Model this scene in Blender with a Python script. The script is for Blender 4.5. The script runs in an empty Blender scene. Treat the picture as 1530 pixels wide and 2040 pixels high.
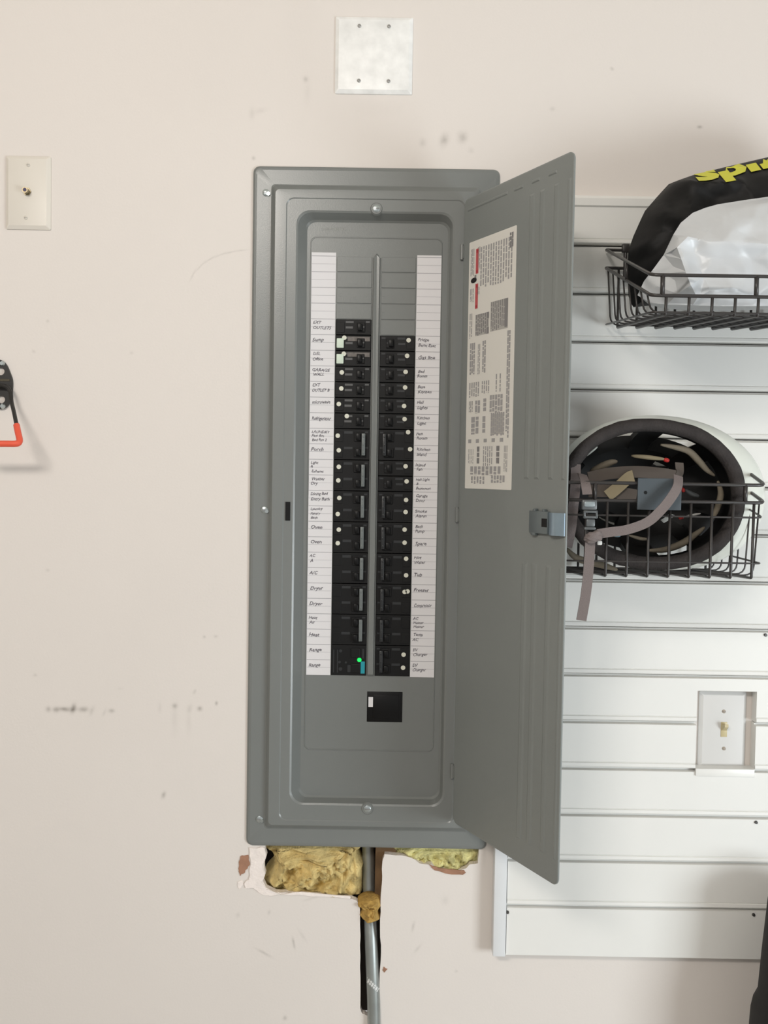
import bpy, bmesh, math, random
import numpy as np
from mathutils import Vector, Matrix, noise, geometry
from mathutils.bvhtree import BVHTree
random.seed(7)
SC = bpy.context.scene
COL = SC.collection

# ------------------------------------------------------------------ camera
F_PX = 1960.0
CAM = Vector((0.0, -1.61, 1.45))
PITCH, YAW, ROLL = 0.038, -0.004, 0.016
_F = Vector((math.sin(YAW)*math.cos(PITCH), math.cos(YAW)*math.cos(PITCH), -math.sin(PITCH)))
_R0 = Vector((math.cos(YAW), -math.sin(YAW), 0)); _U0 = _R0.cross(_F)
_R = _R0*math.cos(ROLL) + _U0*math.sin(ROLL)
_U = -_R0*math.sin(ROLL) + _U0*math.cos(ROLL)
cd = bpy.data.cameras.new('camera'); cam = bpy.data.objects.new('camera', cd); COL.objects.link(cam)
m = Matrix((( _R.x, _U.x, -_F.x, CAM.x), (_R.y, _U.y, -_F.y, CAM.y), (_R.z, _U.z, -_F.z, CAM.z), (0, 0, 0, 1)))
cam.matrix_world = m
cd.sensor_fit = 'VERTICAL'; cd.sensor_height = 24.0; cd.sensor_width = 18.0
cd.lens = F_PX/2040.0*24.0
cd.clip_start = 0.02; cd.clip_end = 60
SC.camera = cam

# ------------------------------------------------------------------ world, lights, exposure
w = bpy.data.worlds.new('daylight'); SC.world = w; w.use_nodes = True
w.node_tree.nodes['Background'].inputs[0].default_value = (1.0, 0.985, 0.975, 1)
w.node_tree.nodes['Background'].inputs[1].default_value = 0.54

def area_light(name, loc, target, sx, sy, power, color):
    l = bpy.data.lights.new(name, 'AREA'); l.shape = 'RECTANGLE'; l.size = sx; l.size_y = sy
    l.energy = power; l.color = color
    o = bpy.data.objects.new(name, l); COL.objects.link(o); o.location = loc
    o.rotation_euler = (Vector(target)-Vector(loc)).to_track_quat('-Z', 'Y').to_euler()
    return o
area_light('garage_door_daylight', (1.9, -1.75, 0.85), (0.2, 0.0, 1.25), 0.8, 0.8, 32.5, (0.88, 0.96, 1.0))
area_light('ceiling_fixture_light', (-0.9, -2.6, 2.66), (-0.2, 0.0, 1.2), 0.9, 0.35, 41, (1.0, 0.94, 0.87))
SC.view_settings.view_transform = 'Standard'; SC.view_settings.look = 'None'
SC.view_settings.gamma = 1.0; SC.view_settings.use_curve_mapping = False
SC.view_settings.exposure = -0.02

# ------------------------------------------------------------------ helpers
def at(px, py, Y):
    d = (px-765)/F_PX*_R - (py-1020)/F_PX*_U + _F
    return CAM + d*((Y-CAM.y)/d.y)
def rect(L, T, R, B, Y):
    """x0, x1, z0, z1 on the plane y=Y of a rectangle read at the middle of its sides"""
    cx, cy = (L+R)/2, (T+B)/2
    return at(L, cy, Y).x, at(R, cy, Y).x, at(cx, B, Y).z, at(cx, T, Y).z

def lin(c):
    return tuple(((v/255)/12.92 if v/255 <= 0.04045 else ((v/255+0.055)/1.055)**2.4) for v in c)
def mat(name, rgb, rough=0.5, metal=0.0, var=0.0, vscale=20, bump=0.0, bscale=200, spec=0.5, emit=None, coat=0.0, trans=0.0):
    M = bpy.data.materials.new(name); M.use_nodes = True
    nt = M.node_tree; b = nt.nodes['Principled BSDF']
    c = lin(rgb)
    b.inputs['Base Color'].default_value = (*c, 1); b.inputs['Roughness'].default_value = rough
    b.inputs['Metallic'].default_value = metal; b.inputs['Specular IOR Level'].default_value = spec
    b.inputs['Coat Weight'].default_value = coat
    if trans: b.inputs['Transmission Weight'].default_value = trans
    tc = nt.nodes.new('ShaderNodeTexCoord')
    if var:
        n = nt.nodes.new('ShaderNodeTexNoise'); n.inputs['Scale'].default_value = vscale; n.inputs['Detail'].default_value = 5
        nt.links.new(tc.outputs['Object'], n.inputs['Vector'])
        r = nt.nodes.new('ShaderNodeMapRange'); r.inputs['From Min'].default_value = 0.3; r.inputs['From Max'].default_value = 0.7
        r.inputs['To Min'].default_value = 1-var; r.inputs['To Max'].default_value = 1+var*0.4
        nt.links.new(n.outputs['Fac'], r.inputs['Value'])
        mx = nt.nodes.new('ShaderNodeVectorMath'); mx.operation = 'SCALE'; mx.inputs[0].default_value = c
        nt.links.new(r.outputs[0], mx.inputs['Scale']); nt.links.new(mx.outputs[0], b.inputs['Base Color'])
    if bump:
        n = nt.nodes.new('ShaderNodeTexNoise'); n.inputs['Scale'].default_value = bscale; n.inputs['Detail'].default_value = 3
        nt.links.new(tc.outputs['Object'], n.inputs['Vector'])
        bp = nt.nodes.new('ShaderNodeBump'); bp.inputs['Strength'].default_value = bump; bp.inputs['Distance'].default_value = 0.002
        nt.links.new(n.outputs['Fac'], bp.inputs['Height']); nt.links.new(bp.outputs[0], b.inputs['Normal'])
    if emit:
        b.inputs['Emission Color'].default_value = (*lin(emit[0]), 1); b.inputs['Emission Strength'].default_value = emit[1]
    return M

class MB:
    """collects shapes; build() links them as one mesh object"""
    def __init__(s): s.v = []; s.f = []; s.m = []
    def add(s, vs, fs, mi=0):
        k = len(s.v); s.v += [tuple(p) for p in vs]; s.f += [tuple(i+k for i in f) for f in fs]; s.m += [mi]*len(fs)
        return s
    def box(s, x0, x1, y0, y1, z0, z1, mi=0, bev=0.0):
        if bev > 0:
            bm = bmesh.new(); bmesh.ops.create_cube(bm, size=1)
            for v in bm.verts:
                v.co = ((x0+x1)/2+v.co.x*(x1-x0), (y0+y1)/2+v.co.y*(y1-y0), (z0+z1)/2+v.co.z*(z1-z0))
            bmesh.ops.bevel(bm, geom=bm.edges[:], offset=bev, segments=2, profile=0.5, affect='EDGES')
            return s.bm(bm, mi)
        vs = [(x, y, z) for x in (x0, x1) for y in (y0, y1) for z in (z0, z1)]
        return s.add(vs, [(0,1,3,2),(4,6,7,5),(0,4,5,1),(2,3,7,6),(0,2,6,4),(1,5,7,3)], mi)
    def bm(s, bm, mi=0, free=True):
        bm.verts.index_update()
        s.add([v.co.copy() for v in bm.verts], [[v.index for v in f.verts] for f in bm.faces], mi)
        if free: bm.free()
        return s
    def tube(s, pts, r, seg=8, mi=0, caps=True, closed=False):
        pts = [Vector(p) for p in pts]; n = len(pts); rings = []; up = None
        for i, p in enumerate(pts):
            if closed: t = (pts[(i+1) % n]-pts[i-1])
            else: t = pts[min(i+1, n-1)]-pts[max(i-1, 0)]
            t.normalize()
            if up is None:
                up = t.orthogonal().normalized()
            up = (up-t*up.dot(t)).normalized(); sd = t.cross(up)
            rr = r[i] if isinstance(r, (list, tuple)) else r
            rings.append([p+(up*math.cos(a)+sd*math.sin(a))*rr for a in [2*math.pi*k/seg for k in range(seg)]])
        vs = [q for R in rings for q in R]; fs = []
        for i in range(n if closed else n-1):
            j = (i+1) % n
            for k in range(seg):
                fs.append((i*seg+k, i*seg+(k+1) % seg, j*seg+(k+1) % seg, j*seg+k))
        if caps and not closed:
            fs.append(tuple(range(seg))[::-1]); fs.append(tuple((n-1)*seg+k for k in range(seg)))
        return s.add(vs, fs, mi)
    def ribbon(s, pts, wdirs, width, th=0.0012, mi=0):
        pts = [Vector(p) for p in pts]; n = len(pts); vs = []; fs = []
        for i, p in enumerate(pts):
            t = (pts[min(i+1, n-1)]-pts[max(i-1, 0)]).normalized()
            wd = Vector(wdirs[i] if isinstance(wdirs, list) else wdirs); wd = (wd-t*wd.dot(t)).normalized()
            nn = t.cross(wd).normalized(); ww = width[i] if isinstance(width, list) else width
            for a, b in ((-1,-1), (1,-1), (1,1), (-1,1)):
                vs.append(p+wd*a*ww/2+nn*b*th/2)
        for i in range(n-1):
            for k in range(4):
                fs.append((i*4+k, i*4+(k+1) % 4, (i+1)*4+(k+1) % 4, (i+1)*4+k))
        fs += [(3,2,1,0), tuple((n-1)*4+k for k in range(4))]
        return s.add(vs, fs, mi)
    def prism(s, poly, y0, y1, mi=0, holes=()):
        """poly of (x,z), extruded from y0 to y1, with holes"""
        loops = [[Vector((x, z, 0)) for x, z in poly]]+[[Vector((x, z, 0)) for x, z in h] for h in holes]
        tris = geometry.tessellate_polygon(loops)
        flat = [p for l in loops for p in l]; n = len(flat)
        vs = [(p.x, y0, p.y) for p in flat]+[(p.x, y1, p.y) for p in flat]
        fs = [tuple(t) for t in tris]+[tuple(i+n for i in reversed(t)) for t in tris]
        k = 0
        for l in loops:
            L = len(l)
            for i in range(L):
                j = (i+1) % L; fs.append((k+i, k+j, k+j+n, k+i+n))
            k += L
        return s.add(vs, fs, mi)
    def cyl_y(s, x, z, y0, y1, r, seg=20, mi=0, r2=None):
        r2 = r if r2 is None else r2
        vs = [(x+r*math.cos(2*math.pi*k/seg), y0, z+r*math.sin(2*math.pi*k/seg)) for k in range(seg)]
        vs += [(x+r2*math.cos(2*math.pi*k/seg), y1, z+r2*math.sin(2*math.pi*k/seg)) for k in range(seg)]
        fs = [(k, (k+1) % seg, seg+(k+1) % seg, seg+k) for k in range(seg)]+[tuple(range(seg)), tuple(range(2*seg-1, seg-1, -1))]
        return s.add(vs, fs, mi)
    def build(s, name, mats, parent=None, smooth=False, angle=None, fix=True):
        me = bpy.data.meshes.new(name); me.from_pydata(s.v, [], s.f); me.update()
        for M in (mats if isinstance(mats, (list, tuple)) else [mats]): me.materials.append(M)
        me.polygons.foreach_set('material_index', s.m)
        if fix:
            b = bmesh.new(); b.from_mesh(me); bmesh.ops.recalc_face_normals(b, faces=b.faces[:]); b.to_mesh(me); b.free()
        if smooth or angle:
            me.polygons.foreach_set('use_smooth', [True]*len(me.polygons))
            if angle: me.set_sharp_from_angle(angle=math.radians(angle))
        o = bpy.data.objects.new(name, me); COL.objects.link(o)
        if parent is not None: o.parent = parent
        return o

def tag(o, label=None, cat=None, group=None, kind=None):
    if label: o['label'] = label
    if cat: o['category'] = cat
    if group: o['group'] = group
    if kind: o['kind'] = kind
    return o
def thing(name, loc, label, cat, group=None, rz=0.0):
    o = bpy.data.objects.new(name, None); COL.objects.link(o); o.location = loc; o.rotation_euler[2] = rz
    o.empty_display_size = 0.02
    return tag(o, label, cat, group)
def shift(mb, loc):
    mb.v = [(x-loc[0], y-loc[1], z-loc[2]) for x, y, z in mb.v]; return mb
def rrect(x0, x1, z0, z1, r, seg=9):
    pts = []
    for cx, cz, a0 in ((x1-r, z1-r, 0), (x0+r, z1-r, 90), (x0+r, z0+r, 180), (x1-r, z0+r, 270)):
        for k in range(seg+1):
            a = math.radians(a0+90*k/seg); pts.append((cx+r*math.cos(a), cz+r*math.sin(a)))
    return pts
def loft(mb, rings, mi=0):
    """rings: list of (x0,x1,z0,z1,r,y); joins rounded rectangles"""
    R = [[(x, y, z) for x, z in rrect(x0, x1, z0, z1, r)] for x0, x1, z0, z1, r, y in rings]
    n = len(R[0]); vs = [p for r in R for p in r]; fs = []
    for i in range(len(R)-1):
        for k in range(n):
            fs.append((i*n+k, i*n+(k+1) % n, (i+1)*n+(k+1) % n, (i+1)*n+k))
    mb.add(vs, fs, mi); return mb
_tc = {}
def text_geo(txt, size=1.0, shear=0.0, bold=0.0):
    """verts (x,y) and faces of a piece of flat lettering"""
    key = (txt, shear, bold)
    if key not in _tc:
        cu = bpy.data.curves.new('lettering', 'FONT'); cu.body = txt; cu.size = 1; cu.shear = shear; cu.resolution_u = 2
        cu.offset = bold
        ob = bpy.data.objects.new('lettering', cu); COL.objects.link(ob)
        dg = bpy.context.evaluated_depsgraph_get(); me = bpy.data.meshes.new_from_object(ob.evaluated_get(dg))
        V = [(v.co.x, v.co.y) for v in me.vertices]; Fc = [tuple(p.vertices) for p in me.polygons]
        bpy.data.objects.remove(ob); bpy.data.curves.remove(cu); bpy.data.meshes.remove(me)
        _tc[key] = (V, Fc)
    V, Fc = _tc[key]
    return [(x*size, y*size) for x, y in V], Fc
def catmull(pts, n=6, closed=False):
    P = [Vector(p) for p in pts]; N = len(P); out = []
    for i in range(N if closed else N-1):
        p0 = P[(i-1) % N] if closed or i > 0 else P[0]; p1 = P[i]; p2 = P[(i+1) % N]
        p3 = P[(i+2) % N] if closed or i+2 < N else P[-1]
        for k in range(n):
            t = k/n
            out.append(0.5*((2*p1)+(-p0+p2)*t+(2*p0-5*p1+4*p2-p3)*t*t+(-p0+3*p1-3*p2+p3)*t**3))
    if not closed: out.append(P[-1])
    return out

# ------------------------------------------------------------------ materials
STEEL = mat('grey_enamelled_steel', (121,124,122), 0.30, 0.0, 0.03, 8, 0.05, 500, spec=0.6)
STEEL_DOOR = mat('grey_enamelled_door_steel', (130,134,132), 0.45, 0.0, 0.03, 8, 0.08, 500, spec=0.35)
ZINC = mat('zinc_screw', (190,198,198), 0.25, 0.9)
GALV = mat('galvanised_tube', (165,170,168), 0.42, 0.75, 0.15, 30)
LATCH = mat('blue_grey_zinc_latch', (150,168,182), 0.3, 0.6, 0.1, 40)
BLACK = mat('black_moulded_plastic', (13,13,14), 0.5, spec=0.3)
BLACK2 = mat('black_toggle_plastic', (5,5,6), 0.4, spec=0.3)
CHAR = mat('charcoal_plastic', (40,42,44), 0.4)
DIM = mat('faint_grey_print', (92,92,92), 0.6)
GREYP = mat('grey_handle_tie', (110,116,116), 0.4)
PAPER = mat('white_paper', (228,226,228), 0.7)
PAPER2 = mat('label_paper', (222,219,212), 0.6)
INK = mat('pen_ink', (96,92,100), 0.8)
LINE = mat('printed_rule', (176,174,178), 0.8)
PRINT = mat('grey_print', (158,156,156), 0.8)
PRINTD = mat('dark_grey_print', (130,128,128), 0.8)
PRINTB = mat('black_print', (40,38,40), 0.8)
RED = mat('red_print', (190,84,88), 0.7)
DOT = mat('pale_sticker', (222,222,208), 0.5)
MINT = mat('mint_green_button', (214,228,212), 0.45)
LED = mat('green_lamp_lens', (20,240,90), 0.4, emit=((20,255,90), 1.2))
TEAL = mat('teal_print', (30,150,165), 0.5)
PLATE = mat('white_plate_plastic', (236,235,231), 0.35, var=0.02, vscale=30)
PLATEC = mat('cream_plate_plastic', (226,220,210), 0.4)
PLATED = mat('smudged_white_plate', (246,246,244), 0.4, var=0.13, vscale=42)
IVORY = mat('ivory_toggle', (196,182,142), 0.35)
BRASSY = mat('dull_connector', (150,138,112), 0.35, 0.8)
SLAT = mat('white_slatwall_plastic', (232,231,227), 0.45, var=0.03, vscale=5)
TRIM = mat('white_edge_trim', (226,228,230), 0.4)
WIRE = mat('dark_grey_coated_wire', (54,51,50), 0.35)
WHITEV = mat('helmet_shell_white', (222,225,216), 0.3, coat=0.3)
FOAM = mat('dark_foam_band', (52,47,46), 0.85, var=0.25, vscale=60, bump=0.6, bscale=300)
HBLACK = mat('helmet_liner_black', (9,9,10), 0.7, var=0.3, vscale=30)
PAD = mat('tan_helmet_pad', (122,113,98), 0.85, bump=0.3, bscale=400)
STRAP = mat('mauve_grey_webbing', (120,110,108), 0.8, bump=0.5, bscale=900)
STRAPD = mat('dark_webbing', (88,80,74), 0.85)
STRAPT = mat('tan_webbing', (150,138,112), 0.85)
TAGGREY = mat('slate_grey_plate', (68,76,82), 0.5)
REDR = mat('red_marker', (200,50,45), 0.5)
BUCK = mat('grey_buckle', (92,96,98), 0.35)
NYLON = mat('black_nylon', (8,7,7), 0.62, spec=0.35, var=0.2, vscale=12, bump=0.25, bscale=60)
YELL = mat('yellow_print', (208,206,62), 0.6)
POLY = mat('white_plastic_bag', (208,211,214), 0.34, bump=0.15, bscale=40)
RUBBER = mat('orange_rubber_sleeve', (232,92,66), 0.5)
BRACKET = mat('black_steel_bracket', (34,32,30), 0.4)
WOOL = mat('yellow_glass_wool', (226,202,138), 0.95, var=0.35, vscale=45, bump=1.0, bscale=260)
WOOL2 = mat('pale_yellow_glass_wool', (222,214,150), 0.95, var=0.4, vscale=50, bump=1.0, bscale=260)
FOAMY = mat('golden_foam', (188,152,82), 0.9, var=0.3, vscale=90, bump=1.0, bscale=300)
GYPSUM = mat('gypsum_core', (226,216,208), 0.9, var=0.12, vscale=70, bump=0.8, bscale=200)
KRAFT = mat('brown_kraft_paper', (166,124,100), 0.85, var=0.2, vscale=60)
TORN = mat('torn_white_paper', (244,234,228), 0.85, var=0.08, vscale=60, bump=0.6, bscale=160)
WOOD = mat('dark_framing_wood', (110,84,56), 0.8, var=0.4, vscale=40)
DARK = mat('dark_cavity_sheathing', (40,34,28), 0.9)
CONC = mat('concrete', (182,179,174), 0.8, var=0.2, vscale=3, bump=0.4, bscale=60)
CEIL = mat('ceiling_paint', (226,222,214), 0.8)

# painted drywall, with the scuffs and pencil marks seen on it
def spots_wall():
    M = bpy.data.materials.new('painted_drywall'); M.use_nodes = True; nt = M.node_tree; b = nt.nodes['Principled BSDF']
    b.inputs['Roughness'].default_value = 0.55; b.inputs['Specular IOR Level'].default_value = 0.3
    N = nt.nodes.new; Lk = nt.links.new
    g = N('ShaderNodeNewGeometry'); sp = N('ShaderNodeSeparateXYZ'); Lk(g.outputs['Position'], sp.inputs[0])
    def mth(op, a, b2=None):
        n = N('ShaderNodeMath'); n.operation = op
        for i, v in enumerate((a, b2)):
            if v is None: continue
            if isinstance(v, (int, float)): n.inputs[i].default_value = v
            else: Lk(v, n.inputs[i])
        return n.outputs[0]
    nz = N('ShaderNodeTexNoise'); nz.inputs['Scale'].default_value = 70; nz.inputs['Detail'].default_value = 4
    Lk(g.outputs['Position'], nz.inputs['Vector'])
    tot = None
    spots = [(96,1413,5,5,0,.5),(112,1414,6,5,0,.55),(131,1413,15,4.5,0,.7),(146,1411,5,9,.3,.7),(166,1413,9,5,0,.5),(183,1416,4,9,.4,.25),(222,1416,6,4,0,.4),(208,1419,3,8,.4,.15),
             (318,1410,4,10,0,.12),(348,1406,5,5,0,.45),(348,1430,6,30,0,.1),(378,1412,5,9,.3,.2),(398,1412,5,5,0,.45),(376,1440,5,24,0,.08),(431,1401,3,4,0,.5),
             (885,279,8,12,.3,.42),(921,273,9,11,.2,.38),(842,284,7,8,0,.2),(938,300,6,6,0,.15),(609,158,5,5,0,.3),(612,185,7,22,0,.07),(502,226,5,10,0,.14),(518,221,12,5,-.2,.12),
             (1394,253,5,3,0,.45),(1219,137,4,3,.6,.3),(1101,217,5,4,0,.16),(326,1584,4,7,.3,.4),(407,1269,3,3,0,.3),(430,1268,4,3,0,.2),(388,1378,3,5,.4,.25),(95,1136,4,3,0,.2),(262,703,4,3,0,.18),
             (585,1879,2.5,10,-.2,.45),(602,1863,3,14,-.6,.14),(525,1898,16,2.6,.5,.3),(568,2028,4,5,.2,.3),(474,1823,4,5,.2,.2),(536,1818,3,5,.2,.2),(887,1793,7,9,0,.12),(823,1846,3,9,.2,.3),
             (832,1890,12,3,-.9,.15),(909,1935,3,3,0,.2),(620,1790,16,3,-.3,.16),(760,215,60,16,0,.035),(505,315,4,4,0,.3),(600,40,30,90,0,.02),(965,1700,4,20,0,.15),
             (70,1345,4,3,0,.2),(239,1372,6,3,0,.08),(95,640,3,3,0,.2),(67,700,4,3,.4,.2)]
    # the long curved scratch left of the panel
    for i, (x, y, r) in enumerate([(384,548,-1.1),(398,532,-.85),(416,518,-.6),(436,509,-.4),(458,503,-.25),(480,499,-.15)]):
        spots.append((x, y, 13, 1.6, -r*0-(-r), .17))
    for (px, py, rx, rz, rot, s) in spots:
        p = at(px, py, 0); k = 1/1216
        dx = mth('SUBTRACT', sp.outputs['X'], p.x); dz = mth('SUBTRACT', sp.outputs['Z'], p.z)
        c, sn = math.cos(rot), math.sin(rot)
        u = mth('MULTIPLY', mth('ADD', mth('MULTIPLY', dx, c), mth('MULTIPLY', dz, -sn)), 1/(rx*k))
        v = mth('MULTIPLY', mth('ADD', mth('MULTIPLY', dx, sn), mth('MULTIPLY', dz, c)), 1/(rz*k))
        d = mth('ADD', mth('MULTIPLY', u, u), mth('MULTIPLY', v, v))
        e = mth('MULTIPLY', mth('EXPONENT', mth('MULTIPLY', d, -1.0)), s)
        tot = e if tot is None else mth('ADD', tot, e)
    wob = mth('MULTIPLY', tot, mth('MULTIPLY', nz.outputs['Fac'], 1.7))
    n2 = N('ShaderNodeTexNoise'); n2.inputs['Scale'].default_value = 3.5; n2.inputs['Detail'].default_value = 4
    Lk(g.outputs['Position'], n2.inputs['Vector'])
    grime = mth('MULTIPLY', mth('SUBTRACT', n2.outputs['Fac'], 0.5), 0.10)
    fac = mth('ADD', wob, grime)
    cl = N('ShaderNodeClamp'); Lk(fac, cl.inputs[0])
    mx = N('ShaderNodeMix'); mx.data_type = 'RGBA'; Lk(cl.outputs[0], mx.inputs[0])
    mx.inputs[6].default_value = (*lin((226,219,213)), 1); mx.inputs[7].default_value = (*lin((120,112,104)), 1)
    Lk(mx.outputs[2], b.inputs['Base Color'])
    n3 = N('ShaderNodeTexNoise'); n3.inputs['Scale'].default_value = 260; n3.inputs['Detail'].default_value = 3
    Lk(g.outputs['Position'], n3.inputs['Vector'])
    bp = N('ShaderNodeBump'); bp.inputs['Strength'].default_value = 0.12; bp.inputs['Distance'].default_value = 0.001
    Lk(n3.outputs['Fac'], bp.inputs['Height']); Lk(bp.outputs[0], b.inputs['Normal'])
    return M
WALL = spots_wall()

# ------------------------------------------------------------------ room shell
def px_poly(pts, Y): return [(at(x, y, Y).x, at(x, y, Y).z) for x, y in pts]
hole_px = [(528,1000),(528,1690),(531,1704),(526,1722),(529,1740),(524,1756),(530,1768),(548,1777),(580,1779),(605,1782),(640,1784),(668,1788),(700,1790),(712,1796),(717,1806),(718,1870),(717,1930),(718,1990),(717,2008),(722,2020),(733,2024),(748,2022),(757,2012),(756,1960),(759,1900),(757,1850),(758,1800),(761,1760),(762,1716),(766,1702),(800,1704),(826,1712),(836,1720),(860,1722),(873,1732),(905,1737),(928,1730),(936,1722),(952,1720),(954,1690),(954,1000)]
hole = px_poly(hole_px, 0)
hole[0] = (hole[0][0]+0.012, 1.915); hole[-1] = (hole[-1][0]-0.010, 1.915)
# jitter the cut edge below the panel
hole2 = []
for i, (x, z) in enumerate(hole):
    hole2.append((x, z))
    if 1 <= i < len(hole)-2:
        nx, nz = hole[i+1]
        for t in (0.33, 0.66):
            hole2.append((x+(nx-x)*t+random.uniform(-.0008,.0008), z+(nz-z)*t+random.uniform(-.0008,.0008)))
mb = MB(); mb.prism([(-3.2, 0), (3.6, 0), (3.6, 2.75), (-3.2, 2.75)], 0, 0.0127, holes=[hole2])
for i in range(len(mb.f)):      # edges of the cut show the gypsum core
    f = mb.f[i]
    if len(f) == 4:
        ys = [mb.v[j] for j in f]
        if all(-0.5 < p[0] < 0.5 for p in ys): mb.m[i] = 1
wall = tag(mb.build('wall_back', [WALL, GYPSUM]), kind='structure', label='beige painted drywall with a ragged cutout under the grey panel')
mb = MB(); mb.box(-3.2, 3.6, -5.0, 0.0, -0.05, 0); tag(mb.build('floor', CONC), kind='structure')
mb = MB(); mb.box(-3.2, 3.6, -5.0, 0.0, 2.75, 2.8); tag(mb.build('ceiling', CEIL), kind='structure')
mb = MB(); mb.box(-3.26, -3.2, -5.0, 0.0, 0, 2.75); tag(mb.build('wall_left', CEIL), kind='structure')
# torn face paper and gypsum around the cut (pieces of the wall)
def patch(px, Y0, M, name, lab, jag=0.0012):
    P = px_poly(px, 0); Q = []
    for i, (x, z) in enumerate(P):
        nx, nz = P[(i+1) % len(P)]
        for t in (0, .25, .5, .75):
            j = 0 if t == 0 else jag
            Q.append((x+(nx-x)*t+random.uniform(-j, j), z+(nz-z)*t+random.uniform(-j, j)))
    mb = MB().prism(Q, Y0, 0.0002)
    o = mb.build(name, M, wall); o['label'] = lab; return o
patch([(497,1688),(528,1688),(530,1706),(523,1722),(528,1742),(521,1757),(531,1771),(560,1781),(640,1785),(700,1790),(695,1784),(600,1776),(540,1784),(520,1780),(505,1768),(489,1769),(487,1760),(497,1748),(500,1722)], -0.0022, TORN, 'torn_drywall_paper', 'ragged white torn face paper left of the yellow wool')
patch([(479,1706),(495,1703),(498,1722),(488,1738),(478,1744),(475,1730)], -0.0013, KRAFT, 'kraft_paper_patch', 'brown kraft paper patch at the left of the cutout')
patch([(855,1722),(872,1728),(900,1731),(924,1733),(928,1738),(922,1742),(893,1740),(866,1733)], -0.0020, KRAFT, 'kraft_paper_patch', 'brown kraft paper sliver under the right wool', 0.0008)
patch([(764,1926),(772,1930),(766,1937),(762,1933)], -0.001, KRAFT, 'kraft_paper_patch', 'tiny brown chip beside the lower slot', 0.0006)
patch([(474,1756),(482,1754),(485,1762),(478,1772),(474,1768)], -0.001, TORN, 'torn_drywall_paper', 'small white curled paper flake', 0.0006)
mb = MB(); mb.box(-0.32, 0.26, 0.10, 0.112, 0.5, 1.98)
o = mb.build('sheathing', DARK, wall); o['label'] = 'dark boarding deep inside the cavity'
a = at(748, 1700, 0.03).x
mb = MB(); mb.box(a, a+0.035, 0.0135, 0.099, at(750,1815,.02).z, 0.85, bev=0.001)
o = mb.build('framing_stud', WOOD, wall); o['label'] = 'dark brown wooden stud edge beside the conduit'

# ------------------------------------------------------------------ insulation
def wool(px, y0, depth, M, name, lab, seed, amp=0.016, sc=38, parent=None):
    P = px_poly(px, 0.012); xs = [p[0] for p in P]; zs = [p[1] for p in P]
    outline = catmull([(x, 0, z) for x, z in P], 5, True); c = Vector((sum(xs)/len(xs), 0, sum(zs)/len(zs)))
    n = len(outline); K = 44; vs = []; fs = []
    for k in range(K):
        s = 1-k/K; h = (1-s**4)**0.5
        for p in outline:
            q = c+(p-c)*s
            d1 = noise.voronoi(Vector((q.x*sc+seed, seed, q.z*sc*1.15)))[0]; d2 = noise.voronoi(Vector((q.x*sc*2.7+seed, seed*2, q.z*sc*2.7)))[0]
            nn = noise.fractal(Vector((q.x*90+seed, q.z*90, seed*3)), 0.9, 2.1, 4)
            puff = .8*(1-min(1, d1[0]/.7)**2)+.5*(1-min(1, d2[0]/.75)**2)+.25*nn
            q = Vector((q.x+noise.noise(q*60+Vector((seed,0,0)))*0.004, 0, q.z+noise.noise(q*60+Vector((0,0,seed)))*0.004))
            q.y = y0+depth*(1-h)-amp*puff*h
            vs.append(q)
    for k in range(K-1):
        for i in range(n):
            fs.append((k*n+i, k*n+(i+1) % n, (k+1)*n+(i+1) % n, (k+1)*n+i))
    vs.append(Vector((c.x, y0, c.z))); fs += [((K-1)*n+i, (K-1)*n+(i+1) % n, len(vs)-1) for i in range(n)]
    k = len(vs); back = [Vector((p.x, y0+depth+0.01, p.z)) for p in outline]; vs += back
    fs += [(i, k+i, k+(i+1) % n, (i+1) % n) for i in range(n)]; fs.append(tuple(k+i for i in range(n)))
    mb = MB().add(vs, fs)
    o = mb.build(name, M, parent, smooth=True)
    if parent is None: tag(o, lab, 'insulation')
    return o
wool([(532,1674),(527,1700),(541,1722),(524,1745),(522,1778),(575,1788),(610,1788),(655,1790),(700,1796),(720,1788),(722,1730),(712,1700),(716,1674)], 0.030, 0.02, WOOL, 'glass_wool', 'large clump of yellow glass wool filling the cutout left of the conduit', 3.0, amp=.034, sc=34)
wool([(775,1674),(785,1700),(800,1712),(830,1726),(868,1730),(905,1738),(938,1730),(955,1722),(955,1674)], 0.018, 0.02, WOOL2, 'glass_wool', 'narrow strip of pale yellow glass wool under the panel right of the conduit', 11.0, amp=0.018, sc=48)
wool([(712,1793),(722,1784),(738,1781),(752,1786),(760,1798),(756,1812),(757,1826),(744,1832),(728,1829),(716,1818),(718,1806)], -0.006, 0.02, FOAMY, 'expanding_foam', 'small golden foam plug wrapped round the conduit below the panel', 21.0, amp=0.010, sc=70)

# ------------------------------------------------------------------ conduit
pts = []
for px, py, Y in ((733,1640,0.048),(734,1690,0.046),(735,1740,0.044),(736,1790,0.036),(738,1840,0.022),(740,1890,0.010),(742,1940,0.003),(744,1990,-0.001),(745,2040,-0.003),(746,2100,-0.004),(747,2200,-0.004)):
    pts.append(at(px, py, Y))
pts = [pts[0]+Vector((0, 0, 0.06))]+pts+[Vector((pts[-1].x, pts[-1].y, 0.35))]
P = catmull(pts, 4)
t = thing('conduit', (P[-1].x, P[-1].y, P[-1].z), 'galvanised steel conduit running down from under the grey panel', 'conduit')
mb = shift(MB().tube(P, 0.0108, 24), t.location); mb.build('tube', GALV, t, smooth=True)
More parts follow.
